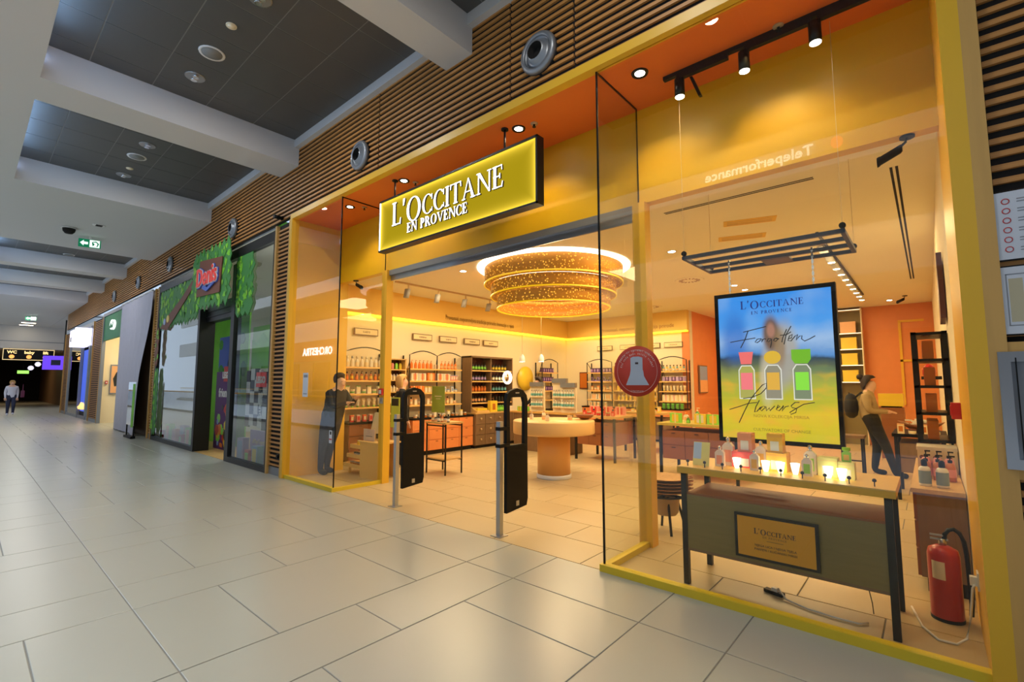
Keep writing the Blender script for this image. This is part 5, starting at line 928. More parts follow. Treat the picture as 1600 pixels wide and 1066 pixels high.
tk = thing('ceiling_track', 'pale spotlight track on the ceiling above the left wall', 'track', (-7.42, 5.2, 3.42)); obj('rail', B(-.02, .02, 0, 4.0, -.03, 0), 'knob', tk)
for i in range(5):
    t = thing('track_spotlight', ['nearest', 'second', 'third', 'fourth', 'fifth'][i] + ' grey spotlight on the track above the left wall', 'light', (-7.42, 5.5 + i * .75, 3.39), 0, 'spotlights on the left track')
    obj('stem', B(-.01, .01, -.01, .01, -.08, 0), 'knob', t); obj('head', MB().lathe([(.055, -.08), (.055, -.24)], 14).move(lambda x, y, z: (x + z * .3, y, z)), mat('spot_grey', (.35, .34, .32), .5), t)
    spot('left_wall_spot', (-7.6, 5.5 + i * .75, 3.15), 32, (1, .80, .52), 100, (0, math.radians(-38), 0))
for i in range(4): spot('back_wall_fill', (-7.4 + i * .85, 11.0, 3.3), 34, (1, .80, .52), 95, (math.radians(42), 0, 0))  # added lights without fittings, put in to brighten the back wall
def vent(label, x0, x1, y0, y1, along): 
    t = thing('slot_vent', label, 'vent', ((x0 + x1) / 2, (y0 + y1) / 2, 3.42)); a, b = (x1 - x0) / 2, (y1 - y0) / 2
    for q in (-.03, .01):
        obj('slot', B(-a, a, q, q + .02, -.003, 0) if along == 'x' else B(q, q + .02, -b, b, -.003, 0), 'backing_black', t)
    obj('frame', B(-a, a, -.05, .05, -.0015, 0) if along == 'x' else B(-.05, .05, -b, b, -.0015, 0), 'ceiling_cream', t)
vent('long twin slot air vent across the ceiling above the hanging rack', -2.15, -.71, 5.05, 5.15, 'x'); vent('long twin slot air vent running deep along the right wall ceiling', -.18, -.08, 5.3, 11.3, 'y')
for i, (x, y) in enumerate(((-3.26, 8.76), (-5.14, 11.2), (-5.4, 8.3))):
    t = thing('round_vent', ['round slotted ceiling vent between chandelier and screen', 'round slotted ceiling vent far behind the chandelier', 'round slotted ceiling vent hidden partly by the chandelier'][i], 'vent', (x, y, 3.42), 0, 'round ceiling vents'); obj('plate', MB().lathe([(.001, -.008), (.24, -.008), (.26, 0)], 24), 'ceiling_cream', t)
    for q in range(16): a_ = q * PI / 8; obj('slot', B(-.012, .012, .12, .19, -.011, -.008).move(lambda x, y, z, c=math.cos(a_), s=math.sin(a_): (x * c - y * s, x * s + y * c, z)), 'red_wood', t)
for i, (x, y) in enumerate(((-1.5, 6.0), (-1.75, 6.6))):
    t = thing('ceiling_panel_vent', ['nearer', 'farther'][i] + ' tan rectangular ceiling panel above the hanging rack', 'vent', (x, y, 3.42), .3); obj('panel', B(-.28, .28, -.1, .1, -.006, 0), 'bulkhead', t); obj('louvre', B(-.24, .24, -.06, -.05, -.009, -.006).box(-.24, .24, 0, .01, -.009, -.006).box(-.24, .24, .05, .06, -.009, -.006), 'knob', t)
def shop_cam(label, loc, rz): 
    t = thing('security_camera', label, 'camera', loc, rz, 'black security cameras'); obj('mount', MB().lathe([(.045, 0), (.045, -.014)], 14), 'black_plastic', t); obj('arm', MB().tube([(0, 0, -.01), (0, -.01, -.04), (0, -.045, -.07), (0, -.07, -.075)], .009, 6), 'black_plastic', t); obj('body', MB().lathe([(.024, 0), (.032, .01), (.032, .13), (.036, .135), (.036, .15)], 14, (0, -.03, -.10), ax='y').move(lambda x, y, z: (x, y, z + (y + .08) * .45)), 'black_plastic', t)
shop_cam('black security camera under the header inside the right glass bay', (-.02, 4.36, 3.28), -HP); shop_cam('small black security camera under the header in the left bay', (-7.38, 4.36, 3.28), HP); shop_cam('black security camera high at the far right of the shop', (-.3, 13.4, 3.42), -.8)
# ============================================================ PEOPLE
def human(name, label, loc, rz, J, mats, h=1.0):
    "J joints dict (local, facing -Y); one skinned surface, clothes by body region"
    V = []; E = []; R = []; S = []
    def v(p, r, parent=None, seg='skin'):
        r *= 1.0 if r < .02 else (1.22 if seg in ('pants', 'top', 'shoe') else 1.08)
        V.append(p); R.append(r); S.append(seg)
        if parent is not None: E.append((parent, len(V) - 1))
        return len(V) - 1
    pel = v(J['pelvis'], .135, None, 'pants'); sp = v(J['spine'], .125, pel, 'top'); chst = v(J['chest'], .145, sp, 'top')
    nk = v(J['neck'], .055, chst, 'skin'); hd = v(J['head'], .088, nk, 'skin'); hx, hy, hz = J['head']; ch = Vector(J['head']); f = Vector(J.get('face', (0, -1, 0))).normalized()
    tp = v(tuple(ch + Vector((0, 0, .09))), .075, hd, 'skin'); v(tuple(ch + f * .085 + Vector((0, 0, .005))), .018, hd, 'skin'); v(tuple(ch + f * .06 + Vector((0, 0, -.06))), .04, hd, 'skin')
    for sd in ('L', 'R'):
        s = 1 if sd == 'L' else -1
        sh = v(J['sh' + sd], .062, chst, 'top'); el = v(J['el' + sd], .045, sh, 'top'); wr = v(J['wr' + sd], .03, el, 'top'); d = (Vector(J['wr' + sd]) - Vector(J['el' + sd])).normalized()
        pm = v(tuple(Vector(J['wr' + sd]) + d * .06), .028, wr, 'skin'); side = d.cross(Vector((0, 0, 1))); side = side.normalized() if side.length > .1 else Vector((1, 0, 0))
        for q in range(4):
            b = Vector(J['wr' + sd]) + d * .095 + side * (.024 * (q - 1.5)); k1 = v(tuple(b), .009, pm, 'skin'); L_ = (.05, .065, .06, .045)[q]; k2 = v(tuple(b + d * L_ * .6 + Vector((0, 0, -.006))), .008, k1, 'skin'); v(tuple(b + d * L_ + Vector((0, 0, -.02))), .007, k2, 'skin')
        th = v(tuple(Vector(J['wr' + sd]) + d * .04 + side * .04), .010, pm, 'skin'); v(tuple(Vector(J['wr' + sd]) + d * .085 + side * .055), .008, th, 'skin')
        hp = v(J['hip' + sd], .10, pel, 'pants'); kn = v(J['kn' + sd], .062, hp, 'pants'); an = v(J['an' + sd], .042, kn, 'pants'); a_ = Vector(J['an' + sd]); td = Vector(J.get('toe' + sd, (0, -1, 0))).normalized()
        hl = v(tuple(a_ + td * .02 + Vector((0, 0, -.04))), .045, an, 'shoe'); v(tuple(a_ + td * .17 + Vector((0, 0, -.055))), .035, hl, 'shoe')
    me = bpy.data.meshes.new(name); me.from_pydata(V, E, []); o = bpy.data.objects.new(name, me); C.objects.link(o)
    md = o.modifiers.new('s', 'SKIN'); md.use_smooth_shade = True; sv = me.skin_vertices[0].data
    for i, r in enumerate(R): sv[i].radius = (r, r); sv[i].use_root = (i == 0)
    o.modifiers.new('u', 'SUBSURF').levels = 1; dg = bpy.context.evaluated_depsgraph_get(); m2 = bpy.data.meshes.new_from_object(o.evaluated_get(dg)); bpy.data.objects.remove(o)
    m2.materials.clear(); keys = ['skin', 'top', 'pants', 'shoe']
    for k in keys: m2.materials.append(MATS[mats[k]])
    segs = [(Vector(V[a]), Vector(V[b]), S[b], (R[a] + R[b]) / 2) for a, b in E]
    for p in m2.polygons:
        c = p.center; best = None
        for a, b, s, r in segs:
            ab = b - a; t_ = max(0, min(1, (c - a).dot(ab) / max(ab.length_squared, 1e-6))); dd = (c - (a + ab * t_)).length - r
            if best is None or dd < best[0]: best = (dd, s)
        p.material_index = keys.index(best[1]); p.use_smooth = True
    zmin = min(v_.co.z for v_ in m2.vertices)
    t = thing(name, label, 'person', (loc[0], loc[1], loc[2]), rz)
    b_ = inst('body', m2, (0, 0, -zmin), t)
    H = MATS[mats['hair']]; hs = J.get('hair', 'short'); hm = MB(); up = Vector((0, 0, 1)); c = ch - f * .018 + Vector((0, 0, .055 - zmin))
    prof = [(.001, .105), (.05, .098), (.085, .07), (.103, .02), (.104, -.02), (.09, -.07)] if hs == 'short' else [(.001, .11), (.06, .1), (.1, .06), (.118, 0), (.122, -.07), (.10, -.14), (.07, -.16)]
    hm.lathe(prof, 16, tuple(c), cap=False)
    def carve(x, y, z):
        p = Vector((x, y, z)) - c; k = p.dot(f)
        if p.z < .05 and k > .02: p -= f * (k - .0)
        return tuple(c + p)
    obj('hair', hm.move(carve), H, t)
    if hs == 'bun': obj('hair_bun', MB().lathe([(.001, -.05), (.04, -.035), (.052, 0), (.04, .035), (.001, .05)], 12, tuple(c - f * .14 + Vector((0, 0, .0)))), H, t)
    e = f.cross(up).normalized(); eb = ch + Vector((0, 0, .02 - zmin))
    for s in (-1, 1): obj('eye', MB().lathe([(.001, -.008), (.008, 0), (.001, .008)], 8, tuple(eb + f * .082 + e * s * .032)), 'backing_black', t)
    obj('mouth', B(-.02, .02, -.004, .004, -.004, .004).move(lambda x, y, z: tuple(ch + f * .092 + e * x + Vector((0, 0, -.045 - zmin + z)))), 'p_red', t)
    return t
def stand(**k):
    J = dict(pelvis=(0, 0, .93), spine=(0, .01, 1.1), chest=(0, .0, 1.27), neck=(0, -.01, 1.42), head=(0, -.03, 1.52), shL=(.17, 0, 1.33), shR=(-.17, 0, 1.33), elL=(.21, .02, 1.07), elR=(-.21, .02, 1.07), wrL=(.20, -.08, .85), wrR=(-.20, -.08, .85),
             hipL=(.09, 0, .87), hipR=(-.09, 0, .87), knL=(.09, -.02, .48), knR=(-.09, -.02, .48), anL=(.09, 0, .09), anR=(-.09, 0, .09)); J.update(k); return J
# staff woman in the left bay, facing right (+X), hands lifted to the shelves
human('person', 'woman in black top and dark trousers in left glass bay, hands raised to goods', (-7.70, 4.12, 0), HP + .15, stand(pelvis=(0, -.08, .93), hipL=(.09, -.07, .87), hipR=(-.09, -.07, .87), spine=(0, -.13, 1.12), chest=(0, -.19, 1.28), neck=(0, -.24, 1.42), head=(0, -.27, 1.53), elL=(.2, -.34, 1.15), elR=(-.2, -.32, 1.12), wrL=(.1, -.54, 1.25), wrR=(-.1, -.54, 1.18), shL=(.17, -.19, 1.34), shR=(-.17, -.19, 1.34), knL=(.09, .05, .48), anL=(.1, .15, .09), knR=(-.09, .02, .48), anR=(-.09, .06, .09), face=(0, -1, -.15), hair='short'), dict(skin='skin', top='cloth_black', pants='cloth_navy', shoe='cloth_black', hair='hair_dark'))
human('person', 'blond woman in a long black coat seen from behind at the entrance post', (-7.42, 5.38, 0), HP * 1.7, stand(face=(0, -1, -.1), hair='long'), dict(skin='skin', top='cloth_black', pants='cloth_black', shoe='cloth_black', hair='hair_blond'))
human('person', 'dark-haired shop assistant in black behind the cash desk', (-7.35, 9.45, 0), -.5, stand(elL=(.24, -.1, 1.1), wrL=(.15, -.28, 1.0), elR=(-.24, -.1, 1.1), wrR=(-.12, -.28, 1.0), face=(0, -1, -.3), hair='long'), dict(skin='skin', top='cloth_black', pants='cloth_black', shoe='cloth_black', hair='hair_dark'))
human('person', 'woman in tan jacket and black trousers browsing at the far right', (-.76, 10.05, 0), HP, stand(pelvis=(0, .0, .92), spine=(0, .04, 1.08), chest=(0, .06, 1.24), neck=(0, .03, 1.38), head=(0, .0, 1.48), shL=(.19, .06, 1.29), shR=(-.19, .06, 1.29), elL=(.22, .02, 1.05), elR=(-.22, .02, 1.05), wrL=(.12, -.18, 1.04), wrR=(-.12, -.18, 1.04), hipR=(-.09, .0, .87), knR=(-.10, -.16, .5), anR=(-.11, -.26, .09), hipL=(.09, .0, .87), knL=(.09, -.04, .48), anL=(.08, .02, .09), face=(0, -1, -.6), hair='bun'), dict(skin='skin', top='jacket_tan', pants='cloth_black', shoe='cloth_black', hair='hair_dark'))
t = thing('backpack', 'black backpack worn on the back of the woman in tan jacket', 'bag', (-1.04, 10.05, .92), HP)
obj('bag_body', MB().lathe([(.05, 0), (.12, .04), (.15, .14), (.14, .26), (.09, .35), (.03, .38)], 14).move(lambda x, y, z: (x * 1.15, y * .7 - .0, z * 1.1)), 'cloth_black', t); obj('top_loop', MB().tube([(-.03, .02, .37), (-.02, .02, .43), (.02, .02, .43), (.03, .02, .37)], .008, 5), 'cloth_black', t); obj('strap', MB().tube([(.1, -.04, .33), (.15, -.16, .44), (.16, -.24, .38)], .012, 5).tube([(-.1, -.04, .33), (-.15, -.16, .44), (-.16, -.24, .38)], .012, 5), 'cloth_black', t)
human('person', 'distant walker in a white top and navy trousers carrying a dark bag', (-33.5, 1.62, 0), HP, stand(face=(0, -1, 0), knL=(.09, -.12, .5), anL=(.09, -.05, .12), knR=(-.09, .02, .48), anR=(-.09, .16, .09), hair='short'), dict(skin='skin', top='cloth_white', pants='cloth_navy', shoe='cloth_white', hair='hair_blond'))
t = thing('shoulder_bag', 'dark maroon bag hanging at the side of the distant walker', 'bag', (-33.3, 1.98, .85), HP); obj('bag_body', B(-.06, .06, -.16, .16, 0, .32), mat('maroon', (.12, .01, .05), .6), t); obj('strap', MB().tube([(0, -.14, .32), (0, 0, .62), (0, .14, .32)], .012, 5), 'maroon', t)

# ============================================================ LEAFY TOY SHOP FRONT
def leafy(label, name, x0, x1, z0, z1, y, seed, base='leaf_dark', edge=.16):
    r = random.Random(seed); t = thing(name, label, 'sign' if 'sign' in name else 'decal', ((x0 + x1) / 2, y, z0)); cx, cz = (x0 + x1) / 2, z0
    pts = []; per = [(x0, z0, x1, z0), (x1, z0, x1, z1), (x1, z1, x0, z1), (x0, z1, x0, z0)]
    for ax, az, bx, bz in per:
        L_ = math.hypot(bx - ax, bz - az); n = max(4, int(L_ / .12))
        for i in range(n): k = i / n; o_ = edge * (1 if i % 2 else .1) * r.uniform(.6, 1.1); nx, nz = (bz - az) / L_, -(bx - ax) / L_; pts.append((ax + (bx - ax) * k + nx * o_ - cx, az + (bz - az) * k + nz * o_ - cz))
    obj('backboard', MB().poly(pts, (0, .012)), base, t)
    for i in range(min(95, int((x1 - x0) * (z1 - z0) * 42))):
        x, z = r.uniform(x0, x1) - cx, r.uniform(z0, z1) - cz; s = r.uniform(.10, .24); a = r.uniform(0, 6.28)
        pp = [(x + s * q * math.cos(a + w_), z + s * q * math.sin(a + w_)) for q, w_ in ((0, 0), (.6, .5), (1, .25), (.75, .05), (1.15, 0), (.75, -.1), (.95, -.35), (.55, -.55))]
        obj('leaf', MB().poly(pp, (-.004 - .002 * (i % 4), -.002 - .002 * (i % 4))), ['leaf', 'leaf', mat('leaf_mid', (.08, .33, .04), .6), mat('leaf_light', (.30, .62, .06), .6)][i % 4], t)
    return t
sgn = leafy('leafy green sign board with red and blue shop lettering over the toy shop door', 'leafy_sign', -12.45, -10.25, 3.2, 4.3, D - .2, 3)
obj('brown_panel', MB().poly([(-.75, .2), (.7, .14), (.78, .86), (-.6, .98)], (-.03, -.012)), 'brown', sgn)
a = text('Denis', .55, .02, xs=1.0, bold=.035); obj('outline_blue', shift(a, -.02, -.04, .40), mat('sign_blue', (.05, .12, .55), .4), sgn)
a = text('Denis', .55, .02, xs=1.0, bold=.022); obj('outline_white', shift(a, -.02, -.055, .40), 'white_gloss', sgn)
a = text('Denis', .55, .02, xs=1.0, bold=.006); obj('lettering', shift(a, -.02, -.07, .40), mat('sign_red', (.75, .03, .02), .4, emit=(.8, .05, .02), es=.15), sgn)
obj('blue_swoosh', MB().poly([(-.3, .33), (0, .24), (.45, .36), (.5, .44), (.05, .32), (-.25, .40)], (-.06, -.04)), 'sign_blue', sgn)
tl = leafy('green leaf foliage decal along top of the left toy shop window', 'leaf_decal', -15.9, -12.7, 3.1, 3.95, D - .03, 5)
for pp in ([(-1.4, -.1), (-1.0, .1), (.3, .5), (1.3, .9), (1.3, .7), (.4, .3), (-.8, -.2)],): obj('branch', MB().poly(pp, (-.02, -.012)), 'brown', tl)
obj('bird', MB().poly(ell(.12, .1, 0, 360, 12, -.7, .1), (-.03, -.02)), 'p_yellow', tl); obj('bird', MB().poly(ell(.1, .09, 0, 360, 12, -1.0, .05), (-.03, -.02)), 'p_blue', tl)
leafy('narrow green leaf decal down left edge of the toy shop window', 'leaf_decal', -15.88, -15.6, .25, 1.85, D - .06, 8, edge=.1); leafy('brown and green trunk decal at upper left of toy shop window', 'leaf_decal', -15.88, -15.65, 2.05, 2.95, D - .09, 9, 'brown', .08)
leafy('green leaf decal at upper left of the right toy shop window', 'leaf_decal', -10.3, -9.55, 2.9, 4.0, D - .03, 11, edge=.12)
# inside: posters, banners, toys
def banner(label, name, loc, w_, h_, mcol, rz=0, cat='banner'): t = thing(name, label, cat, loc, rz); obj('board', B(-w_ / 2, w_ / 2, 0, .03, 0, h_), mcol, t); return t
t = banner('purple poster with red logo block inside the toy shop doorway', 'door_poster', (-12.36, 4.0, 0.003), 1.0, 1.78, mat('poster_purple', (.12, .03, .17), .5)); obj('logo_block', B(0, .38, -.01, 0, 1.55, 1.9), 'red_plastic', t); obj('logo_text', shift(text('LEGO', .2, .006, bold=.01), .19, -.014, 1.63), 'white_gloss', t); obj('title_text', shift(text('friends', .28, .006, bold=.008), .1, -.004, 1.2), 'white_gloss', t)
for q in range(26): x, z = rnd.uniform(-.45, .42), rnd.uniform(.08, 1.0); s = rnd.uniform(.05, .14); obj('print_patch', MB().poly([(x + s * math.cos(a_ * 1.05 + q), z + s * math.sin(a_ * 1.05 + q)) for a_ in range(6)], (-.003 - q * .0003, 0)), ['p_orange', 'p_lime', 'p_blue', 'p_dark', 'p_yellow', 'p_red'][q % 6], t)
t = banner('green landscape wall panel with blue banner behind the toy shop doorway', 'wall_panel', (-13.4, 4.4, 0.003), 2.6, 3.2, 'leaf'); obj('blue_banner', B(-.6, .1, -.012, 0, 1.9, 2.7), 'sign_blue', t)
for q in range(9): obj('tree_shape', MB().poly(ell(rnd.uniform(.12, .25), rnd.uniform(.12, .22), 0, 360, 10, rnd.uniform(-.9, 1.1), rnd.uniform(1.6, 2.6)), (-.008 - q * .001, 0)), 'leaf_mid' if q % 2 else 'leaf_dark', t)
t = thing('chequered_banner', 'black and white chequered flag banner behind the right toy shop window', 'banner', (-9.72, 3.75, .66)); 
for i in range(6):
    for j in range(5): obj('square', B(-.6 + i * .2, -.4 + i * .2, 0, .02, j * .22 + .04 * math.sin(i), j * .22 + .22 + .04 * math.sin(i)), 'white_gloss' if (i + j) % 2 else 'black_plastic', t)
obj('logo_block', B(-.05, .37, -.03, -.01, .78, 1.06), 'sign_red', t); obj('logo_text', shift(text('LEGO', .17, .006, bold=.01), .16, -.034, .86), 'white_gloss', t); obj('title_text', shift(text('friends', .2, .006, bold=.006), 0, 0, 0).move(lambda x, y, z: (z + .12, y - .02, -x + .4)), 'white_gloss', t)
t = banner('lilac rounded panel with small lettering low in the right toy window', 'low_panel', (-9.7, 3.82, .003), 1.0, .60, 'p_lilac'); obj('lettering', shift(text('#PlayTogether', .12, .004), 0, -.005, .35), 'p_cream', t)
t = banner('bright green hill panel at the top of the right toy window', 'hill_panel', (-9.75, 3.85, 1.8), 1.25, .85, 'leaf_light'); obj('hills', MB().poly([(-.6, .0), (.6, .0), (.6, .5), (.4, .65), (.2, .5), (-.1, .7), (-.4, .5), (-.6, .6)], (-.02, 0)), 'leaf', t)
TC = [('p_red', 'red'), ('p_blue', 'blue'), ('p_lime', 'green'), ('p_yellow', 'yellow'), ('p_orange', 'orange'), ('p_lilac', 'lilac')]
for i in range(14):
    x = -15.6 + i * .28 if i < 11 else -10.1 + (i - 11) * .35; s = .26 + .1 * (i % 3); m_, cn = TC[i % 6]
    t = thing('toy_box', cn + ' toy box number %d' % (i + 1) if False else '%s toy box on the window floor, %s' % (cn, ['far left end', 'second from left end', 'third from left end', 'left of middle', 'middle left', 'middle', 'middle right', 'right of middle', 'third from the doorway', 'second from the doorway', 'beside the doorway', 'left in the right window', 'middle of the right window', 'right in the right window'][i]), 'box', (x, 3.66 + (.1 * (i % 2) if i < 11 else 0), .0021), .1 * (i % 3), 'toy boxes in the windows')
    obj('carton', B(-.1, .1, -.06, .06, 0, s), m_, t); obj('front_print', B(-.07, .07, -.063, -.06, .04, s - .05), TC[(i + 2) % 6][0], t)
area('toy_shop_light', (-12.4, 5.2, 4.2), 3.5, 70, (.9, .97, 1.0), sy=1.5)
t = thing('linear_lamp', 'bright linear lamp inside the right toy shop window', 'light', (-9.9, 4.3, 3.35)); obj('tube', B(-.6, .6, -.04, .04, 0, .05), 'lamp_white', t); obj('wire', MB().cyl(-.5, 0, .05, .9, .004, 4).cyl(.5, 0, .05, .9, .004, 4), 'steel', t)
# hanging white sheet
sh_ = MB(); NX, NZ = 26, 12
for j in range(NZ + 1):
    for i in range(NX + 1):
        k = j / NZ; u = i / NX; kk = max(0, min(1, (1 - k) * 1.9 - .25)); xr = -16.50 - .75 * kk * kk * (3 - 2 * kk); x = -20.48 + (xr + 20.48) * u; z = .03 + (4.16 + .0 * u - .03) * k
        sh_.v.append((x, 3.40 + .03 * math.sin(u * 40) * (1 - .5 * k) - .25 * (1 - k) * max(0, u - .75) * 2, z))
for j in range(NZ):
    for i in range(NX): a = j * (NX + 1) + i; sh_.f.append([a, a + 1, a + NX + 2, a + NX + 1]); sh_.m.append(0); sh_.s.append(True)
t = thing('hanging_sheet', 'white plastic sheet hung over a closed shop front left of toy shop', 'sheet', (-18.5, 3.4, 0)); obj('sheet', sh_.move(lambda x, y, z: (x + 18.5, y - 3.4, z)), 'tarp', t); obj('top_batten', B(-1.98, 1.98, -.02, .03, 4.14, 4.18), 'white_gloss', t)
t = thing('clear_screen', 'leaning clear plastic panel with a green strip beside the white sheet', 'panel', (-16.95, 3.18, 0)); obj('panel', B(-.45, .42, -.01, .0, .35, 1.55), 'smoked_glass', t); obj('green_strip', B(.1, .36, -.015, -.011, .3, 1.5), 'leaf', t); obj('foot', B(-.45, .42, -.06, .05, 0, .06), 'black_plastic', t); obj('post', B(-.44, -.41, -.01, .02, .06, .35).box(.38, .41, -.01, .02, .06, .35), 'black_plastic', t)
# green shop sign, poster, red box
t = thing('glowing_logo', 'small glowing white logo on the green shop fascia', 'sign', (-22.2, D - .02, 3.42)); obj('plate', MB().poly(ell(.34, .18, 0, 360, 20, 0, .22), (-.06, .01)), 'letter_white', t); obj('mark', MB().poly([(-.3, .1), (-.1, .3), (.1, .15), (.3, .32), (.25, .1)], (-.075, -.061)), 'shop_green', t)
t = thing('wall_poster', 'framed poster of a dark figure on pale wall inside the green shop', 'poster', (-24.06, 4.02, 1.1), HP); obj('frame', B(-.24, .24, -.02, .02, 0, 1.15), 'grey_metal', t); obj('print', B(-.21, .21, -.025, -.02, .05, 1.1), 'p_peach', t); obj('dark_shape', MB().poly([(-.1, .3), (.1, .35), (.15, .65), (.05, .95), (-.06, .85), (-.15, .6)], (-.03, -.025)), 'p_dark', t)
t = thing('alarm_button', 'tiny red alarm box on the pale wall inside the green shop', 'alarm', (-24.06, 3.68, 1.5), HP); obj('case', B(-.04, .04, -.03, .02, 0, .12), 'red_plastic', t); obj('key', B(-.02, .02, -.035, -.03, .03, .08), 'white_gloss', t)
# blue screen shop and its glowing cube sign
t = thing('glowing_cube_sign', 'glowing white cube-shaped sign projecting over dark shop front', 'sign', (-27.7, D - .32, 3.0)); obj('light_box', B(-.6, .45, -.2, .3, .1, .8), mat('cube_glow', (1, 1, 1), .5, emit=(.8, .75, 1), es=1.15), t); obj('light_box', B(.75, 1.1, -.2, .3, .12, .85), 'cube_glow', t); obj('mark', B(-.3, -.1, -.21, -.2, .3, .5), 'black_plastic', t); obj('bracket', B(.45, .75, -.1, .3, .3, .4), 'black_metal', t)
t = thing('blue_display', 'tall blue glowing display at the dark shop entrance', 'screen', (-27.9, 3.56, .3)); obj('panel', B(-.95, .92, 0, .08, 0, 2.7), mat('blue_glow', (.02, .03, .2), .4, emit=(.05, .12, .75), es=.8), t); obj('pillar', B(-1.0, -.95, 0, .3, -.3, 2.9), 'black_plastic', t); obj('base', B(-.95, .92, 0, .15, -.3, 0), 'black_plastic', t)
for q in range(5): obj('lit_item', MB().lathe([(.08, 0), (.1, .1), (.02, .2 + .1 * (q % 2))], 8, (-.4 + .2 * q, -.06, .1)), mat('warm_glint', (1, .6, .2), .5, emit=(1, .6, .2), es=1.2), t)
t = thing('ceiling_screen', 'purple-blue information screen hanging over the far corridor', 'screen', (-37.2, 3.72, 2.3), HP - .3); obj('display', B(-.85, .85, -.04, .0, 0, .78), mat('violet_glow', (.05, .02, .2), .4, emit=(.14, .05, .85), es=1.0), t); obj('window_block', B(-.5, -.1, -.045, -.04, .25, .55), 'cloth_navy', t); obj('hanger', B(-.03, .03, .0, .05, .4, 2.85), 'black_metal', t)
t = thing('round_column', 'round pale grey column at the end of shop row', 'column', (-37.2, 4.45, 0)); obj('shaft', MB().cyl(0, 0, 1.75, 5.15, .62, 24), 'white_paint', t); obj('lower_shaft', MB().cyl(0, 0, .1, 1.75, .5, 24), 'white_gloss', t); obj('red_panel', B(.3, .5, -.4, -.1, .1, 1.7).box(-.1, .1, -.55, -.5, .1, 1.7), 'red_wood', t); obj('base', MB().cyl(0, 0, 0, .1, .55, 24), 'grey_metal', t)
t = thing('overhead_sign', 'black overhead direction sign with gold border and glowing round pictograms', 'sign', (-42.8, 2.68, 3.02), HP + PI)
t.rotation_euler[2] = HP
obj('box', B(-1.12, 1.12, .0, .12, 0, .62), 'black_plastic', t); obj('border', B(-1.15, 1.15, -.02, 0, -.04, 0).box(-1.15, 1.15, -.02, 0, .62, .66).box(-1.15, -1.12, -.02, 0, 0, .62).box(1.12, 1.15, -.02, 0, 0, .62), mat('border_glow', (.8, .6, .3), .5, emit=(.9, .65, .3), es=.7), t)
obj('hanger', B(-.9, -.86, .03, .07, .62, .68).box(.86, .9, .03, .07, .62, .68), 'black_metal', t)
for x, s in ((-.76, 'WC'), (0, 'baby'), (.74, 'lift')): obj('pictogram', MB().poly(ell(.12, .12, 0, 360, 16, x, .17), (-.03, -.01)), mat('amber_glow', (1, .4, .1), .5, emit=(1, .35, .08), es=1.3), t); obj('lettering', shift(text(s, .24, .01, bold=.008), x, -.02, .37), mat('gold_glow', (1, .7, .3), .5, emit=(1, .7, .3), es=1.1), t)
for i, (y, z, x) in enumerate(((2.95, 2.55, -45), (3.2, 2.78, -44), (4.1, 2.85, -42.5))):
    t = thing('globe_lamp', ['small left', 'larger middle', 'right'][i] + ' white globe lamp hanging at the far passage', 'lamp', (x, y, z), 0, 'far globe lamps'); obj('globe', MB().lathe([(.001, -.16), (.1, -.12), (.16, 0), (.1, .12), (.001, .16)], 14), mat('globe_glow', (1, 1, 1), .5, emit=(.9, .85, 1), es=.9), t); obj('cord', MB().cyl(0, 0, .15, 3.6 - z, .01, 5), 'black_metal', t)
t = thing('exit_lamp', 'tiny green glowing exit lamp deep in the far passage', 'sign', (-50, 2.9, 2.25), HP); obj('plate', B(-.3, .3, -.03, .03, 0, .22), mat('lime_glow', (.3, 1, .1), .5, emit=(.4, 1, .15), es=1.2), t); obj('hanger', B(-.01, .01, -.01, .01, .22, 1.35), 'black_metal', t)
area('far_passage_light', (-52, 2.2, 3.5), 1.2, 40, (1, .7, .4)); area('far_ceiling_light', (-39.5, 2.4, 5.05), .8, 40, (1, .95, .9))
for i, x in enumerate((-40.6, -42.2)): t = thing('recessed_light', ['nearer', 'farther'][i] + ' pair light on the far white ceiling past the exit signs', 'light', (x, 2.4, ZB), 0, 'far recessed lights'); obj('lamp', B(-.12, .12, -.3, .3, -.012, 0), 'lamp_warm', t); obj('rim', B(-.14, .14, -.32, .32, -.006, 0), 'white_gloss', t)
# ============================================================ RIGHT PIER NOTICES AND CABINET
def sheet(label, x, z0, w_, h_, red): 
    t = thing('notice_sheet', label, 'notice', (x + w_ / 2, D - .05, z0)); obj('sheet', B(-w_ / 2, w_ / 2, .0, .006, 0, h_), 'paper', t); obj('holder', B(-w_ / 2 - .008, w_ / 2 + .008, .006, .012, -.008, h_ + .008), 'backing_black', t)
    return t
t = sheet('pale notice sheet with rows of red round symbols on right slat pier', .30, 2.13, .33, .35, 1)
for q in range(6): z = .30 - q * .05; obj('red_symbol', MB().lathe([(.012, 0), (.016, .0), (.016, .001), (.012, .001)], 12, (-.12, -.001, z), ax='y', cap=False), 'red_plastic', t); obj('text_line', B(-.08, .12 - .02 * (q % 3), -.001, 0, z + .004, z + .009).box(-.08, .08, -.001, 0, z - .01, z - .005), 'grey_metal', t)
t = sheet('pale blue floor plan sheet below the red-symbol notice on right pier', .285, 1.75, .35, .34, 0)
obj('plan_outline', B(-.14, .14, -.001, 0, .04, .045).box(-.14, .14, -.001, 0, .30, .305).box(-.14, -.135, -.001, 0, .04, .305).box(-.02, -.015, -.001, 0, .1, .305).box(.06, .065, -.001, 0, .1, .25), 'grey_metal', t); obj('plan_zone', B(-.13, -.08, -.0012, 0, .06, .28), mat('plan_tan', (.5, .45, .3), .6), t)
obj('route_mark', B(-.06, -.055, -.0014, 0, .12, .26), 'red_plastic', t)
t = thing('hose_cabinet', 'steel glass-fronted hydrant cabinet in a yellow wooden frame on right pier', 'cabinet', (.62, D - .03, 1.03))
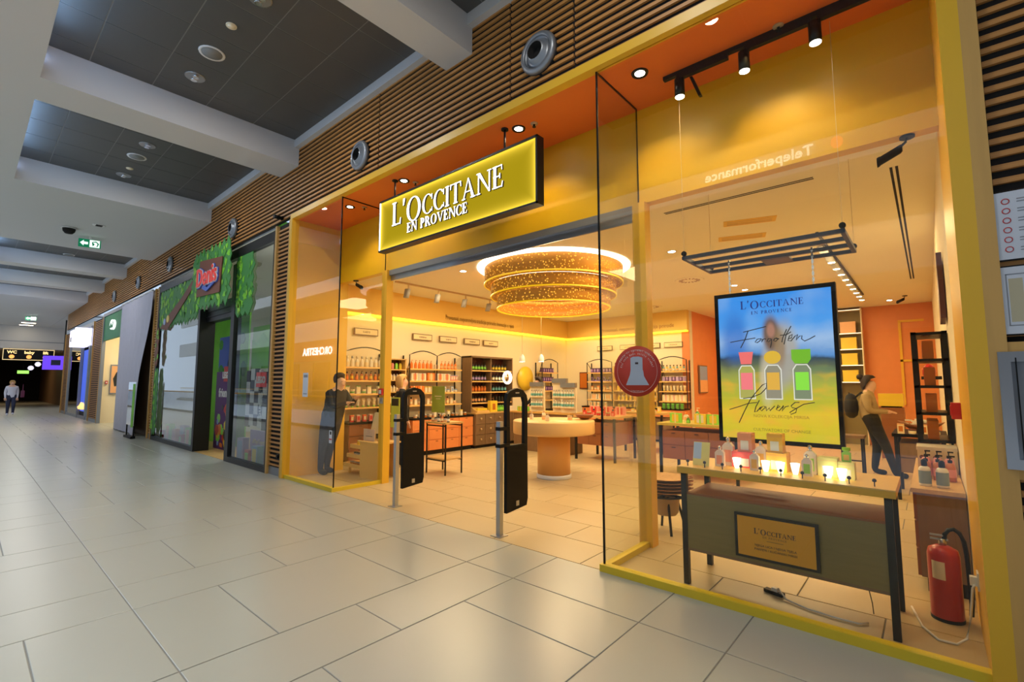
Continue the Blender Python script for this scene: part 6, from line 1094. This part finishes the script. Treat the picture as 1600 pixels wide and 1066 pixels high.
obj('wood_frame', B(-.38, .4, -.02, .02, 0, .68), 'ochre_wood', t); obj('steel_frame', B(-.355, .4, -.045, -.02, .05, .10).box(-.355, .4, -.045, -.02, .58, .63).box(-.355, -.31, -.045, -.02, .10, .58), 'steel', t); obj('door_glass', B(-.31, .4, -.03, -.022, .10, .58), mat('grey_glass', (.28, .30, .34), .12, .3), t); obj('door_seam', B(-.295, -.29, -.046, -.04, .07, .6), 'black_plastic', t)
# small round socket low on left pier
t = thing('pier_socket', 'small dark socket low on the slat pier left of the shop', 'socket', (-8.05, D - .03, .32)); obj('plate', B(-.07, .07, -.02, 0, -.05, .05), 'black_plastic', t); obj('cover', MB().lathe([(.03, .02), (.028, .04)], 10, ax='y'), 'black_plastic', t)
# ============================================================ ACROSS THE ATRIUM
t = thing('fascia_sign', 'white lettering sign on the upper parapet across the atrium', 'sign', (-3.5, -8.0, 7.80), PI); obj('lettering', shift(text('Teleperformance', .42, .03, bold=.006), 0, -.05, 0), em('sign_pale', (1, .95, .8), 7.0), t); obj('mark', MB().poly(ell(.14, .16, 0, 360, 14, -2.0, .15), (-.08, -.02)), em('sign_rose', (1, .2, .15), 5), t); obj('rail', B(-1.9, 1.9, -.02, 0, .0, .02), 'white_gloss', t)
t = thing('fascia_sign', 'white lettering sign on rose band of opposite shop', 'sign', (-29.6, -7.94, 3.36), PI); obj('lettering', shift(text('ORCHESTRA', .68, .03, bold=.01), 0, -.06, 0), em('sign_pale2', (1, .95, .9), 7.0), t); obj('rail', B(-2.4, 2.4, -.03, 0, .0, .02), 'white_gloss', t)
for i, y in enumerate((-1.03, -8.3)):
    t = thing('glass_balustrade', ['glass balustrade with pale handrail along the near atrium edge', 'glass balustrade with pale handrail along the opposite gallery'][i], 'balustrade', (-27, y, 0)); obj('handrail', B(-33, 33, -.03, .03, 1.05, 1.11), 'oak', t); obj('shoe', B(-33, 33, -.03, .03, 0, .1), 'steel', t)
    for k in range(22): obj('glass_panel', B(-33 + k * 3 + .02, -30 + k * 3 - .02, -.008, .008, .1, 1.05), 'clear_glass', t)
